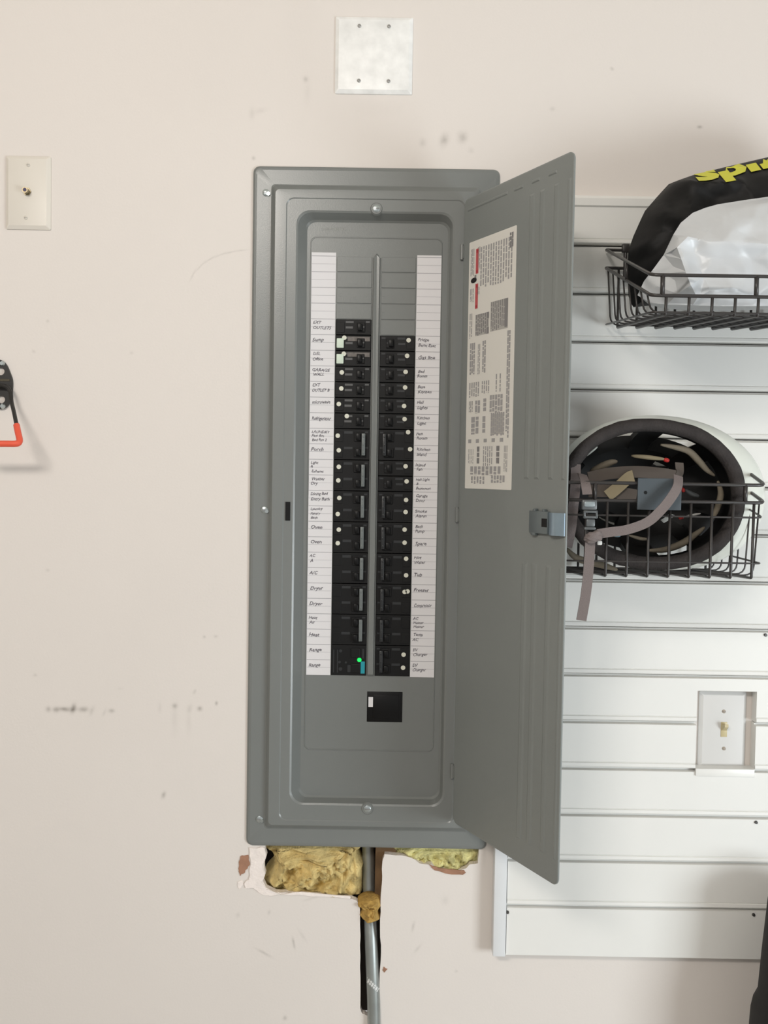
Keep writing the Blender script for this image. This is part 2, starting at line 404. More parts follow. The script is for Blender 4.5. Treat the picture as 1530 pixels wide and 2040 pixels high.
# slanted white print marks wrapped on the tube
mbt = MB().tube(P, 0.0108, 24); bv_ = BVHTree.FromPolygons(mbt.v, mbt.f)
def cast(bvh, px, py):
    d = ((px-765)/F_PX*_R - (py-1020)/F_PX*_U + _F).normalized(); return bvh.ray_cast(CAM, d)[0]
mb = MB()
for k in range(8):
    bx_, by_ = 729+k*3.9, 1949+k*3.7
    for (u0, u1, v0, v1) in ((0,1.4,-5,5), (2.4,3.6,-5,5), (1,2.6,-.8,.8) if k % 2 else (1,2.1,-4.5,-3.3)):
        q = []
        for u, v in ((u0, v0), (u1, v0), (u1, v1), (u0, v1)):
            x, y = bx_+u*.73+v*.69*-.0+v*-.45, by_+u*.69+v*.75
            h_ = cast(bv_, x, y); q.append(h_)
        if all(q):
            q = [p+Vector((0, -.0009, 0)) for p in q]; mb.add(q, [(0,1,2,3)])
o = shift(mb, t.location).build('printed_marking', mat('white_marking', (250,250,250), .6), t); o['label'] = 'slanted white print on the tube'; o['kind'] = 'stuff'

# ------------------------------------------------------------------ breaker panel
X0, X1, Z0, Z1 = -0.2264, 0.1724, 0.8322, 1.9448
OR = Vector((X0, 0, Z0))
panel = thing('breaker_panel', OR, 'tall grey electrical breaker panel with its door swung open', 'electrical panel')
def pb(mb, name, M, parent=panel, **k):
    return shift(mb, OR).build(name, M, parent, **k)
YF, YR, YD, YI = -0.006, -0.0155, -0.0145, 0.0045
s0 = rect(541, 371, 962, 1649, YR)
dl = (-0.171, 0.1165, 0.880, 1.8915)
ro = (-0.1525, 0.0980, 0.9080, 1.8700)
ri = rect(604, 443, 884, 1587, YI)
mb = MB()
frame_rings = [
    (X0, X1, Z0, Z1, 0.010, 0.0), (X0, X1, Z0, Z1, 0.012, -0.001), (X0+.001, X1-.001, Z0+.001, Z1-.001, 0.011, YF+.0025), (X0+.0035, X1-.0035, Z0+.0035, Z1-.0035, 0.010, YF+.0008), (X0+.007, X1-.007, Z0+.007, Z1-.007, 0.009, YF),
    (X0+.030, X1-.030, Z0+.030, Z1-.030, 0.006, YF), (X0+.032, X1-.032, Z0+.032, Z1-.032, 0.006, YF-.001), (X0+.038, X1-.038, Z0+.040, Z1-.040, 0.007, YR), (X0+.041, X1-.041, Z0+.042, Z1-.042, 0.007, YR-.0002),
    (dl[0]+.0, dl[1], dl[2], dl[3], 0.012, YR-.0002), (dl[0]+.0015, dl[1]-.0015, dl[2]+.0015, dl[3]-.0015, 0.012, YD),
    (ro[0]-.002, ro[1]+.002, ro[2]-.002, ro[3]+.002, 0.022, YD), (ro[0]+.001, ro[1]-.001, ro[2]+.001, ro[3]-.001, 0.021, YD+.0015),
    (ri[0]-.002, ri[1]+.002, ri[2]-.002, ri[3]+.002, 0.016, YI-.003), (ri[0]+.001, ri[1]-.001, ri[2]+.001, ri[3]-.001, 0.015, YI)]
loft(mb, frame_rings)
back = MB()
pb(mb, 'cover_frame', STEEL, angle=11.5)
# dead front: the recessed inner plate with the breaker openings
CL = rect(664, 632, 735, 1352, YI); CR = rect(751.5, 668, 821.5, 1352, YI)
ZT = 1.7016+0.0003; PIT = 0.02541
cl = (CL[0], CL[1], ZT-23*PIT, ZT); cr = (CR[0], CR[1], ZT-23*PIT, ZT-PIT)
mbk = rect(731, 1378, 801.5, 1438.5, YI)
em = rect(613, 474, 872, 1495, YI)
outer = rrect(ri[0]+.001, ri[1]-.001, ri[2]+.001, ri[3]-.001, 0.015)
hs = [[(a[0], a[2]), (a[1], a[2]), (a[1], a[3]), (a[0], a[3])] for a in (cl, cr, mbk)]
mb = MB().prism(outer, YI, YI+0.0015, holes=hs)
# embossed field line, raised a little
loft(mb, [(em[0]-.0010, em[1]+.0010, em[2]-.0010, em[3]+.0010, .010, YI+.0003), (em[0]-.0002, em[1]+.0002, em[2]-.0002, em[3]+.0002, .010, YI-.0009), (em[0]+.0008, em[1]-.0008, em[2]+.0008, em[3]-.0008, .009, YI-.0009), (em[0]+.0014, em[1]-.0014, em[2]+.0014, em[3]-.0014, .009, YI+.0003)])
# twist-out blanks between the paper strips
for (c, rows) in ((cl, (0, 1, 2, 3)), (cr, (-1, 0, 1, 2, 3))):
    for r in rows:
        zt = ZT+r*PIT+PIT; zb = zt-PIT
        mb.box(c[0]+.001, c[1]-.001, YI-.0013, YI+.0005, zb+.0009, zt-.0007, bev=0.0004)
        xx = c[0]+.003 if c is cr else c[0]+.004
        mb.box(xx, xx+.004, YI-.0016, YI, zb+.0115, zb+.0125)
pb(mb, 'dead_front', STEEL)
rb = rect(741, 510, 757, 1356, YI-.004)
mb = MB(); x0, x1, z0, z1 = cl[1]+.001, cr[0]-.001, ZT-23*PIT-.001, ZT+4*PIT-.002
xm = (x0+x1)/2; ys = YI-.0045
vs = [(x0, YI, z0), (x1, YI, z0), (x1, YI, z1), (xm, YI, z1+.008), (x0, YI, z1), (x0+.0015, ys, z0+.004), (x1-.0015, ys, z0+.004), (x1-.0015, ys, z1), (xm, ys+.001, z1+.004), (x0+.0015, ys, z1)]
mb.add(vs, [(5,6,7,8,9), (0,1,6,5), (1,2,7,6), (2,3,8,7), (3,4,9,8), (4,0,5,9), (4,3,2,1,0)])
pb(mb, 'centre_rib', STEEL)
# dark interior box behind the openings
mb = MB(); mb.box(X0+.045, X1-.045, 0.02, 0.095, Z0+.05, Z1-.05)
pb(mb, 'enclosure', DARK)
# cover screws (flange: two beside the ramp; each with its slot)
def screw(x, z, y, r, M, parent, off, name='screw', lab=None, slot=True):
    mb = MB(); mb.cyl_y(x, z, y, y-.0012, r, 18, 0, r*.96); mb.cyl_y(x, z, y-.0012, y-.0022, r*.96, 18, 0, r*.55)
    if slot: mb.box(x-r*.7, x+r*.7, y-.0024, y-.0016, z-r*.10, z+r*.10, 1)
    o = shift(mb, off).build(name, [M, PRINTD], parent, angle=40)
    if lab: o['label'] = lab
    return o
for px, py in ((530,384), (527,1016), (517,1632)):
    p = at(px, py, YF); screw(p.x, p.z, YF, 0.0058, ZINC, panel, OR, 'cover_screw')
    mb = MB(); mb.cyl_y(p.x+.004, p.z-.002, YF, YF-.003, 0.003, 12); pb(mb, 'screw_clip', ZINC, angle=40)
for px, py in ((965,1030), (975,390), (955,1640)):
    p = at(px, py, YF); screw(p.x, p.z, YF, 0.0058, ZINC, panel, OR, 'cover_screw')
for px, py in ((750,416), (732,1611)):
    p = at(px, py, YD)
    mb = MB(); mb.cyl_y(p.x, p.z, YD+.001, YD-.0018, 0.0105, 28, 0, 0.0085); pb(mb, 'screw_dimple', STEEL, angle=40)
    screw(p.x, p.z, YD-.0012, 0.0062, ZINC, panel, OR, 'cover_screw')
sl = rect(568.5, 1000, 578, 1037, YR)
mb = MB(); mb.box(sl[0], sl[1], YR-.0006, YR+.002, sl[2], sl[3]); o = pb(mb, 'latch_slot', BLACK2); o['label'] = 'black latch slot in the frame'

# paper directory strips with pen writing
def strip(x0, x1, z0, z1, rows, side):
    mb = MB(); mb.box(x0, x1, YI-.0008, YI-.0002, z0, z1)
    s = pb(mb, 'directory_strip', PAPER); s['label'] = 'white paper circuit directory '+side+' of the breakers'
    so = s.matrix_world
    ln = MB()
    for r in range(-4, 24):
        z = ZT-r*PIT
        if z0+.001 < z < z1-.001: ln.box(x0+.0005, x1-.0005, YI-.00095, YI-.0007, z-.0005, z+.0005)
        z -= PIT/2
        if z0+.001 < z < z1-.001: ln.box(x0+.0005, x1-.0005, YI-.00095, YI-.0007, z-.00022, z+.00022)
    shift(ln, OR).build('ruled_lines', LINE, s)
    ink = MB()
    for r, lines in rows.items():
        zt = ZT-r*PIT
        n = len(lines)
        for k, txt in enumerate(lines):
            size = 0.0088 if n == 1 else (0.0074 if n == 2 else 0.0064)
            V, Fc = text_geo(txt, size, 0.25, 0.012)
            wd = max(v[0] for v in V); lim = (x1-x0)-.008; sc = min(1.0, lim/wd)*random.uniform(.9, 1.0)
            zz = zt-(0.0115 if n == 1 else (0.0085+0.0078*k if n == 2 else 0.0070+0.0070*k)) + random.uniform(-.0006, .0006)
            xx = x0+random.uniform(.0025, .0045); tl = random.uniform(-.03, .04); ph = random.uniform(0, 6)
            vs = [(xx+vx*sc, YI-.0011, zz+vy*random.choice((.95, 1.0, 1.05))*0.92+vx*tl+0.0004*math.sin(vx*900+ph)) for vx, vy in V]
            ink.add(vs, Fc)
    shift(ink, OR).build('handwriting', INK, s, fix=False)
sL = rect(615.5, 503, 664, 1348, YI); sR = rect(824, 509, 872.5, 1355, YI)
rowsL = {0:['EXT', 'OUTLETS'], 1:['Sump'], 2:['DSL', 'Office'], 3:['GARAGE', 'WALL'], 4:['EXT', 'OUTLET B'], 5:['microwave'], 6:['Refrigerator'], 7:['LAUNDRY','Fam Rm','Bed Rm 2'], 8:['Porch'], 9:['Light', '&', 'Exhaust'],
         10:['Washer', 'Dry'], 11:['Dining Bed', 'Entry Bath'], 12:['Laundry','Pantry','Bath'], 13:['Oven'], 14:['Oven'], 15:['AC', 'A'], 16:['A/C'], 17:['Dryer'], 18:['Dryer'], 19:['Heat', 'Air'], 20:['Heat'], 21:['Range'], 22:['Range']}
rowsR = {1:['Fridge', 'Bsmt East'], 2:['Gas line'], 3:['Bed', 'Room'], 4:['Base', 'Kitchen'], 5:['Hall', 'Lights'], 6:['Kitchen', 'Light'], 7:['Fam', 'Room'], 8:['Kitchen', 'Island'], 9:['Island', 'Fan'],
         10:['Hall Light', '&', 'Basement'], 11:['Garage', 'Door'], 12:['Smoke', 'Alarm'], 13:['Bath', 'Pump'], 14:['Spare'], 15:['Hot', 'Water'], 16:['Tub'], 17:['Freezer'], 18:['Compressor'],
         19:['AC', 'Heater', 'Heater'], 20:['Temp', 'AC'], 21:['EV', 'Charger'], 22:['EV', 'Charger']}
strip(sL[0], sL[1], ZT-23*PIT, sL[3], rowsL, 'left'); strip(sR[0], sR[1], ZT-23*PIT-.001, sR[3], rowsR, 'right')

# breakers
YB = YI-.0015
def breaker(side, row, poles, dots, kind):
    c = cl if side < 0 else cr; xo = c[0] if side < 0 else c[1]; sg = 1 if side < 0 else -1   # u runs from the outer edge to the centre rib
    W = c[1]-c[0]; zt = ZT-row*PIT; H = poles*PIT
    def bx(mb, u0, u1, y0, y1, v0, v1, mi=0, bev=0):
        xa, xb = xo+sg*u0*W, xo+sg*u1*W
        return mb.box(min(xa, xb), max(xa, xb), y0, y1, zt-v1, zt-v0, mi, bev)
    mb = MB(); bx(mb, .008, .992, YB, YI+.014, .0005, H-.0005, bev=.0006)
    for p in range(poles):
        o = p*PIT
        bx(mb, .60 if poles == 1 else .56, .82, YB-.0022, YB+.001, o+.0055, o+.0205, bev=.0008)     # raised toggle housing
        if kind != 'surge': bx(mb, .02, .25, YB-.0008, YB, o+.0050, o+.0215, bev=.0004)              # rating plate
    name = 'circuit_breaker' if kind != 'surge' else 'surge_protector'
    b = pb(mb, name, BLACK)
    if kind == 'surge':
        b['label'] = 'black surge protector module with a green lamp'
        m2 = MB()
        for (u, v, r) in ((.27,.010,.0026), (.24,.0285,.0022), (.27,.040,.0030), (.42,.029,.0018)):
            m2.cyl_y(xo+sg*u*W, zt-v, YB, YB-.0006, r, 14)
        for u in (.06, .17): bx(m2, u, u+.03, YB-.0004, YB, .008, .046)
        bx(m2, .47, .66, YB-.0004, YB, .033, .045); bx(m2, .78, .81, YB-.0004, YB, .006, .022); bx(m2, .88, .93, YB-.0004, YB, .006, .022)
        shift(m2, OR).build('printed_legend', CHAR, b)
        m2 = MB(); m2.cyl_y(xo+sg*.80*W, zt-.0245, YB, YB-.0016, .0036, 18, 0, .0028)
        o = shift(m2, OR).build('indicator_lamp', LED, b, angle=40); o['label'] = 'glowing green lamp'
        m2 = MB(); bx(m2, .84, .955, YB-.0006, YB, .027, .047)
        V, Fc = text_geo('SIEMENS', .0042)
        o = shift(m2, OR).build('brand_strip', TEAL, b); o['label'] = 'teal strip'
        return
    # toggles
    for p in range(poles):
        o = p*PIT; m2 = MB()
        xa = xo+sg*.62*W; xb = xo+sg*.74*W
        x0, x1 = min(xa, xb), max(xa, xb)
        m2.box(x0, x1, YB-.0072, YB-.0015, zt-o-.0185, zt-o-.0075, bev=.0009)
        shift(m2, OR).build('switch_handle', BLACK2, b, angle=40)
    m2 = MB()
    for p in range(poles):
        o = p*PIT
        if poles == 1:
            bx(m2, .28, .50, YB-.0003, YB, o+.0030, o+.0062); bx(m2, .28, .48, YB-.0003, YB, o+.0115, o+.0150)
            bx(m2, .84, .95, YB-.0003, YB, o+.0028, o+.0055)
            m2.cyl_y(xo+sg*.785*W, zt-o-.0125, YB-.002, YB-.0028, .0013, 10)
        else:
            bx(m2, .28, .52, YB-.0003, YB, o+.0040, o+.0080); bx(m2, .86, .95, YB-.0003, YB, o+.0040, o+.0065)
    shift(m2, OR).build('printed_rating', CHAR if (poles == 2 or side > 0) else DIM, b)['kind'] = 'stuff'
    if poles == 2:
        m2 = MB(); bx(m2, .775, .875, YB-.0085, YB-.0050, .0075, .0435, bev=.0010)
        for v in (.0125, .0255, .0385): bx(m2, .80, .85, YB-.0092, YB-.0080, v-.002, v+.002, bev=.0006)
        o = shift(m2, OR).build('handle_tie', GREYP if side < 0 else CHAR, b, angle=40)
        if side < 0: o['label'] = 'grey handle tie joining both toggles'
    for (dx, dz) in dots:
        m2 = MB(); rr = .0037
        x, z = dx, dz
        m2.cyl_y(x, z, YB-.0006, YB-.0013, rr, 18)
        o = shift(m2, OR).build('dot_sticker', DOT, b); o['label'] = 'pale round sticker'
    if kind == 'test':
        m2 = MB(); bx(m2, .035, .235, YB-.0026, YB, .0058, .0215, bev=.0010)
        o = shift(m2, OR).build('test_button', MINT, b, angle=40); o['label'] = 'pale mint square button'
        m2 = MB(); bx(m2, .34, .96, YB-.0010, YB-.0004, .0028, .0100)
        o = shift(m2, OR).build('rating_sticker', mat('grey_sticker', (118,112,108), .6, var=.3, vscale=300), b); o['label'] = 'grey printed sticker'
def dotpos(lst): return [(at(x, y, YB).x, at(x, y, YB).z) for x, y in lst]
dL = {1:[(686,673)], 2:[(685,705)], 3:[(681,742)], 4:[(680,774)], 5:[(675,805)], 6:[(691,829)], 7:[(673,868),(675,897)], 9:[(675,930),(674,957)], 11:[(676,992),(673,1024)], 13:[(675,1055),(673,1082)]}
for r in range(7): breaker(-1, r, 1, dotpos(dL.get(r, [])), 'test' if r in (1, 2) else 'std')
for r in (7, 9, 11, 13, 15, 17, 19): breaker(-1, r, 2, dotpos(dL.get(r, [])), 'std')
breaker(-1, 21, 2, [], 'surge')
dR = {1:[(814,678)], 2:[(811,709)], 3:[(808,741)], 4:[(807,772)], 5:[(805,809)], 6:[(806,835)], 7:[(813,861),(817,895)], 9:[(808,929)], 10:[(810,959)], 11:[(809,996),(808,1020)], 13:[(806,1055),(806,1081)], 15:[(809,1113),(809,1146)], 17:[(806,1179),(812,1178)], 21:[(804,1304),(803,1330)]}
for r in (1, 2, 3, 4, 5, 6): breaker(1, r, 1, dotpos(dR.get(r, [])), 'std')
breaker(1, 7, 2, dotpos(dR[7]), 'std')
for r in (9, 10): breaker(1, r, 1, dotpos(dR[r]), 'std')
for r in (11, 13, 15, 17, 19, 21): breaker(1, r, 2, dotpos(dR.get(r, [])), 'std')
# main breaker seen through its own opening
mb = MB(); mb.box(mbk[0]+.0004, mbk[1]-.0004, YI-.0008, YI+.014, mbk[2]+.0004, mbk[3]-.0004, bev=.0006)
mb.box(mbk[0]+.010, mbk[1]-.006, YI-.0016, YI, mbk[2]+.006, mbk[3]-.005, bev=.0006)
o = pb(mb, 'main_breaker', BLACK2, angle=40); o['label'] = 'black square main breaker below the two columns'
r_ = rect(734, 1388, 743, 1408, YI)
mb = MB(); mb.box(r_[0], r_[1], YI-.0022, YI-.0004, r_[2], r_[3]); q = shift(mb, OR).build('rating_sticker', PAPER, o); q['label'] = 'small white sticker'
# embossed lettering hint at the top of the plate
V, Fc = text_geo('SIEMENS', 0.0085)
p = at(640, 459, YI); mb = MB().add([(p.x+x*1.3, YI-.0003, p.z+y*.8) for x, y in V], Fc)
pb(mb, 'embossed_lettering', mat('faint_emboss', (148,150,146), .5), fix=False)

# door, swung open about its hinge
H0 = Vector((0.1135, -0.0185, 0.8835)); ang = math.atan2(-0.2500, 0.1287); DWID = 0.2815; DHT = 1.0070
dd = Vector((math.cos(ang), math.sin(ang), 0)); dn = Vector((-dd.y, dd.x, 0))
def D(px, py, off=0.0):
    d = (px-765)/F_PX*_R - (py-1020)/F_PX*_U + _F
    o = H0-dn*off
    tt = (o-CAM).dot(dn)/d.dot(dn); p = CAM+d*tt-o
    return p.dot(dd), p.z
door = MB()
rings = [(0, DWID, 0, DHT, .012, .0032), (0, DWID, 0, DHT, .012, .0012), (.001, DWID-.001, .001, DHT-.001, .0115, .0003), (.003, DWID-.003, .003, DHT-.003, .011, 0)]
loft(door, rings)
n = len(rrect(0, 1, 0, 1, .1)); base = len(door.v)-n
door.f.append(tuple(base+i for i in range(n))); door.m.append(0)
rings = [(0, DWID, 0, DHT, .012, .0032), (.0012, DWID-.0012, .0012, DHT-.0012, .011, .0032), (.0012, DWID-.0012, .0012, DHT-.0012, .011, .0012)]
loft(door, rings); base = len(door.v)-n
door.f.append(tuple(base+i for i in range(n))); door.m.append(0)
dt = door.build('door', STEEL_DOOR, panel, angle=35); dt['label'] = 'grey steel door standing open to the right'
dt.location = H0-OR; dt.rotation_euler[2] = ang
def rib(u0, u1, z0, z1, h, e=.003):
    mb = MB(); vs = [(u0, 0.0003, z0), (u1, 0.0003, z0), (u1, 0.0003, z1), (u0, 0.0003, z1), (u0+e, -h, z0+e), (u1-e, -h, z0+e), (u1-e, -h, z1-e), (u0+e, -h, z1-e)]
    return mb.add(vs, [(4,5,6,7), (0,1,5,4), (1,2,6,5), (2,3,7,6), (3,0,4,7), (3,2,1,0)])
za = D(1060, 956)[1]; zb = D(1060, 1120)[1]
for (pa, pb_, e) in ((1044, 1056, .004), (1064, 1076, .004), (1092, 1104, .004), (1119, 1127, .003)):
    u0, u1 = D(pa, 900)[0], D(pb_, 900)[0]
    rib(u0, u1, za, DHT-.035, .0014, e).build('stiffening_rib', STEEL_DOOR, dt)
    rib(u0, u1, .035, zb, .0014, e).build('stiffening_rib', STEEL_DOOR, dt)
for (u0, u1) in ((.012, .125), (.14, .165), (.185, .205), (.225, .245)):
    rib(u0, u1, DHT-.022, DHT-.016, .0012, .002).build('stiffening_bead', STEEL_DOOR, dt)
# hinges: small knuckles along the edge
for z in (D(915, 505)[1], D(908, 1025)[1], D(900, 1535)[1]):
    mb = MB(); mb.tube([(-.0015, -.001, z-.012), (-.0015, -.001, z+.012)], .0028, 10); mb.box(-.0005, .004, -.0012, 0, z-.010, z+.010)
    mb.build('hinge_knuckle', STEEL, dt, angle=40)
# latch
u0 = D(1060, 1040)[0]; u1 = D(1088, 1040)[0]; u2 = D(1097, 1040)[0]; u3 = D(1124, 1040)[0]
zt_, zb_ = D(1080, 1018)[1], D(1080, 1063)[1]
mb = MB(); mb.box(u0, u2, -.006, 0, zb_, zt_, bev=.0012); mb.box(u1-.002, u2-.001, -.0066, -.0055, zb_+.010, zt_-.010, 1)
for uu in (u0+.010, u1-.002): mb.box(uu, uu+.006, -.0064, -.001, zt_-.001, zt_+.003, bev=.0008)
mb.box(u0+.006, u0+.016, -.0064, -.001, zb_-.003, zb_+.001, bev=.0008)
lt = mb.build('latch', [mat('slate_latch_body', (112,120,122), .35, .4), BLACK2], dt, angle=40); lt['label'] = 'blue-grey latch block'
vs = []; fs = []
K = 8
for k in range(K+1):
    a = math.pi*k/K; u = u2+(u3-u2+.004)*k/K; y = -.003-.007*math.sin(a)
    vs += [(u, y, zb_-.0005), (u, y, zt_-.001), (u, y+.0015, zt_-.001), (u, y+.0015, zb_-.0005)]
for k in range(K):
    for j in range(4): fs.append((k*4+j, k*4+(j+1) % 4, k*4+4+(j+1) % 4, k*4+4+j))
fs += [(0,1,2,3), tuple(K*4+j for j in (3,2,1,0))]
mb = MB().add(vs, fs); lt2 = mb.build('latch_tongue', LATCH, dt, angle=50); lt2['label'] = 'shiny pale blue curved latch spring'
# warning label stuck inside the door
c = [D(937.5, 485), D(1031.5, 446), D(1017.5, 976), D(925, 973)]
lu0 = (c[0][0]+c[3][0])/2; lu1 = (c[1][0]+c[2][0])/2; lz1 = (c[0][1]+c[1][1])/2; lz0 = (c[2][1]+c[3][1])/2
mb = MB(); mb.prism(rrect(lu0, lu1, lz0, lz1, .002), -.0005, 0, 0)
def lb(u0, u1, v0, v1, mi, dy=.0007):   # u, v in 0..1, v down
    a, b = lu0+u0*(lu1-lu0), lu0+u1*(lu1-lu0); zz0, zz1 = lz1-v1*(lz1-lz0), lz1-v0*(lz1-lz0)
    mb.add([(a, -dy, zz0), (b, -dy, zz0), (b, -dy, zz1), (a, -dy, zz1)], [(0,1,2,3)], mi)
def lines(u0, u1, v0, v1, nn, mi=1, fill=.55):
    st = (u1-u0)/nn
    for k in range(nn):
        a = u0+k*st; v = v0; end = v1-random.choice((0, 0, .02, .06, .1))*(v1-v0)
        while v < end:
            L = random.uniform(.010, .030); lb(a, a+st*fill, v, min(v+L, end), mi); v += L+.0035
lines(.04, .13, .03, .14, 3); lines(.04, .13, .19, .245, 3); lines(.26, .95, .035, .20, 13); lines(.87, .95, .02, .08, 2, 2, .8)
lines(.20, .26, .03, .12, 2, 1); lines(.2, .26, .19, .22, 2)
for (v0, v1) in ((.035, .135), (.175, .275)):
    lb(.155, .215, v0, v1, 3); lb(.165, .205, v0+.004, v0+.016, 4, .0009); lb(.165, .205, v1-.014, v1-.004, 4, .0009)
for k in range(12):
    a = 2*math.pi*k/12
    lb(.115+.045*math.cos(a)-.02, .115+.045*math.cos(a)+.02, .158+.0075*math.sin(a)-.003, .158+.0075*math.sin(a)+.003, 5)
lb(.13, .17, .138, .152, 2); lb(.09, .15, .153, .165, 5)
lb(.17, .47, .30, .385, 6, .00065); lb(.50, .86, .265, .38, 6, .00065); lines(.18, .46, .30, .385, 7, 2, .6); lines(.51, .85, .265, .38, 9, 2, .5)
lb(.42, .47, .30, .325, 2, .0009); lb(.80, .86, .265, .375, 2, .0009); lb(.42, .47, .36, .385, 2, .0009)
lines(.04, .11, .29, .39, 2); lines(.06, .18, .41, .54, 3, 1, .8); lines(.24, .30, .42, .54, 2); lines(.34, .42, .41, .54, 2, 1, .8)
lines(.86, .93, .39, .80, 2, 1, .85); lines(.06, .30, .57, .63, 5); lines(.34, .52, .57, .62, 4); lines(.64, .80, .55, .62, 2, 1, .3)
lines(.06, .16, .645, .69, 3); lines(.2, .32, .645, .70, 2, 1, .8); lines(.38, .46, .64, .69, 1, 1, .8); lines(.52, .80, .63, .70, 5, 1, .8)
lines(.12, .20, .71, .785, 1, 1, 1); lines(.22, .30, .71, .785, 1, 1, .8); lines(.37, .45, .71, .78, 1, 1, .8); lb(.55, .82, .705, .785, 6, .00065); lines(.55, .84, .70, .79, 7, 1, .8)
lines(.06, .92, .80, .815, 5, 1, .4); lines(.07, .20, .84, .90, 4, 1, .35); lines(.26, .33, .83, .90, 1, 2, .8); lines(.4, .62, .83, .91, 5, 1, .45); lines(.68, .76, .83, .90, 1, 2, .8); lines(.84, .92, .83, .94, 3, 1, .5)
lines(.12, .80, .91, .945, 8, 1, .7); lines(.14, .46, .95, .98, 5, 1, .6); lines(.58, .88, .945, .975, 5, 1, .7)
wl = mb.build('instruction_label', [PAPER2, PRINT, PRINTD, RED, mat('dark_red_print', (168,52,60), .7), PRINTB, mat('pale_grey_block', (176,173,168), .7)], dt)
wl['label'] = 'white printed instruction sheet with two red headings'

# ------------------------------------------------------------------ wall plates
def plate(name, r4, depth, label, M, screws, sm, bev=.0035):
    x0, x1, z0, z1 = r4; loc = (x0, 0, z0); t = thing(name, loc, label, 'wall plate')
    mb = MB(); loft(mb, [(x0, x1, z0, z1, .002, 0), (x0, x1, z0, z1, .002, -depth*.35), (x0+.0012, x1-.0012, z0+.0012, z1-.0012, .002, -depth*.5), (x0+bev*1.6, x1-bev*1.6, z0+bev*1.6, z1-bev*1.6, .002, -depth)])
    n = len(rrect(0, 1, 0, 1, .1)); b0 = len(mb.v)-n; mb.f.append(tuple(b0+i for i in range(n))); mb.m.append(0)
    shift(mb, loc).build('cover', M, t, angle=30)
    for x, z in screws:
        screw(x, z, -depth+.0002, .0030, sm, t, loc, 'screw')
    return t, loc
r4 = rect(668, 34, 822, 187, -.003)
sc = [(at(x, y, -.006).x, at(x, y, -.006).z) for x, y in ((716,52), (775,53), (715,161), (774,162))]
plate('blank_plate', r4, .0065, 'white square blank wall plate with four screws above the panel', PLATED, sc, mat('grey_screw', (168,166,162), .4, .4))
r4 = rect(11.5, 311, 101, 457, -.003)
t, loc = plate('coaxial_plate', r4, .0065, 'cream wall plate with a coaxial stub at the left edge', PLATEC, [(at(x, y, -.006).x, at(x, y, -.006).z) for x, y in ((57,329), (52,434))], mat('cream_screw', (214,208,198), .4))
p = at(52, 380, -.012)
mb = MB(); mb.cyl_y(p.x, p.z, -.006, -.009, .0065, 6, 0); mb.cyl_y(p.x, p.z, -.009, -.018, .0046, 16, 0); mb.cyl_y(p.x, p.z, -.018, -.0183, .0030, 12, 1)
o = shift(mb, loc).build('coaxial_connector', [BRASSY, mat('connector_bore', (60,54,90), .5)], t, angle=40)
# toggle switch plate inside the slatwall cutout
r4 = rect(1392, 1378, 1486, 1528, -.004)
t, loc = plate('switch_plate', r4, .0065, 'white toggle switch plate set in the slatwall cutout', mat('shaded_white_plate', (214,213,211), .45), [(at(x, y, -.006).x, at(x, y, -.006).z) for x, y in ((1442,1417), (1442,1491))], mat('taupe_screw', (168,156,142), .4))  # white plate; the cutout's shade is put into its greyer colour
c = at(1442, 1453, -.006)
mb = MB(); mb.box(c.x-.0052, c.x+.0052, -.0075, -.005, c.z-.0122, c.z+.0122, bev=.0006)
shift(mb, loc).build('toggle_surround', IVORY, t, angle=40)
vs = [(c.x-.0040, -.0070, c.z-.002), (c.x+.0040, -.0070, c.z-.002), (c.x+.0040, -.0070, c.z+.008), (c.x-.0040, -.0070, c.z+.008),
      (c.x-.0030, -.0190, c.z+.0065), (c.x+.0030, -.0190, c.z+.0065), (c.x+.0030, -.0185, c.z+.0115), (c.x-.0030, -.0185, c.z+.0115)]
mb = MB().add(vs, [(0,1,2,3),(7,6,5,4),(0,4,5,1),(1,5,6,2),(2,6,7,3),(3,7,4,0)])
shift(mb, loc).build('toggle_lever', IVORY, t)

# ------------------------------------------------------------------ slatwall
YS = -0.022; P0 = 0.0767
zlines = [1.8181-P0*k for k in range(16)]          # dark line under each slat
ztop = at(1250, 389, YS).z
xl = at(1009, 1850, YS).x; xr = 1.55; zbot = at(1250, 1907, YS).z
slat_t = thing('slatwall', (xl-.02, 0, zbot), 'white plastic slatwall of horizontal grooved boards on the right half', 'wall panel')
so = Vector(slat_t.location)
hx0, hx1, hz1, hz0 = at(1387, 1450, YS).x, at(1506, 1450, YS).x, at(1445, 1377, YS).z, at(1445, 1531, YS).z
def profile(zb, zt, top=False):
    """outline (y,z) of one board; its foot carries the rounded lip above the open groove"""
    return [(YS+.0020, zb+.0052), (YS-.0010, zb+.0060), (YS-.0020, zb+.0075), (YS-.0012, zb+.0120), (YS+.0012, zb+.0132), (YS, zb+.0145), (YS, zt-.0006), (YS+.0012, zt), (YS+.0090, zt+.0004), (YS+.0090, zt+.0030), (-0.0005, zt+.0030), (-0.0005, zb+.0052), (YS+.0050, zb+.0052)]
def clip(poly, z0, z1):
    out = poly
    for lim, keep in ((z0, lambda z: z >= z0), (z1, lambda z: z <= z1)):
        res = []
        for i in range(len(out)):
            a, b = out[i-1], out[i]
            ka, kb = keep(a[1]), keep(b[1])
            if ka != kb:
                s = (lim-a[1])/(b[1]-a[1]); res.append((a[0]+(b[0]-a[0])*s, lim))
            if kb: res.append(b)
        out = res
    return out
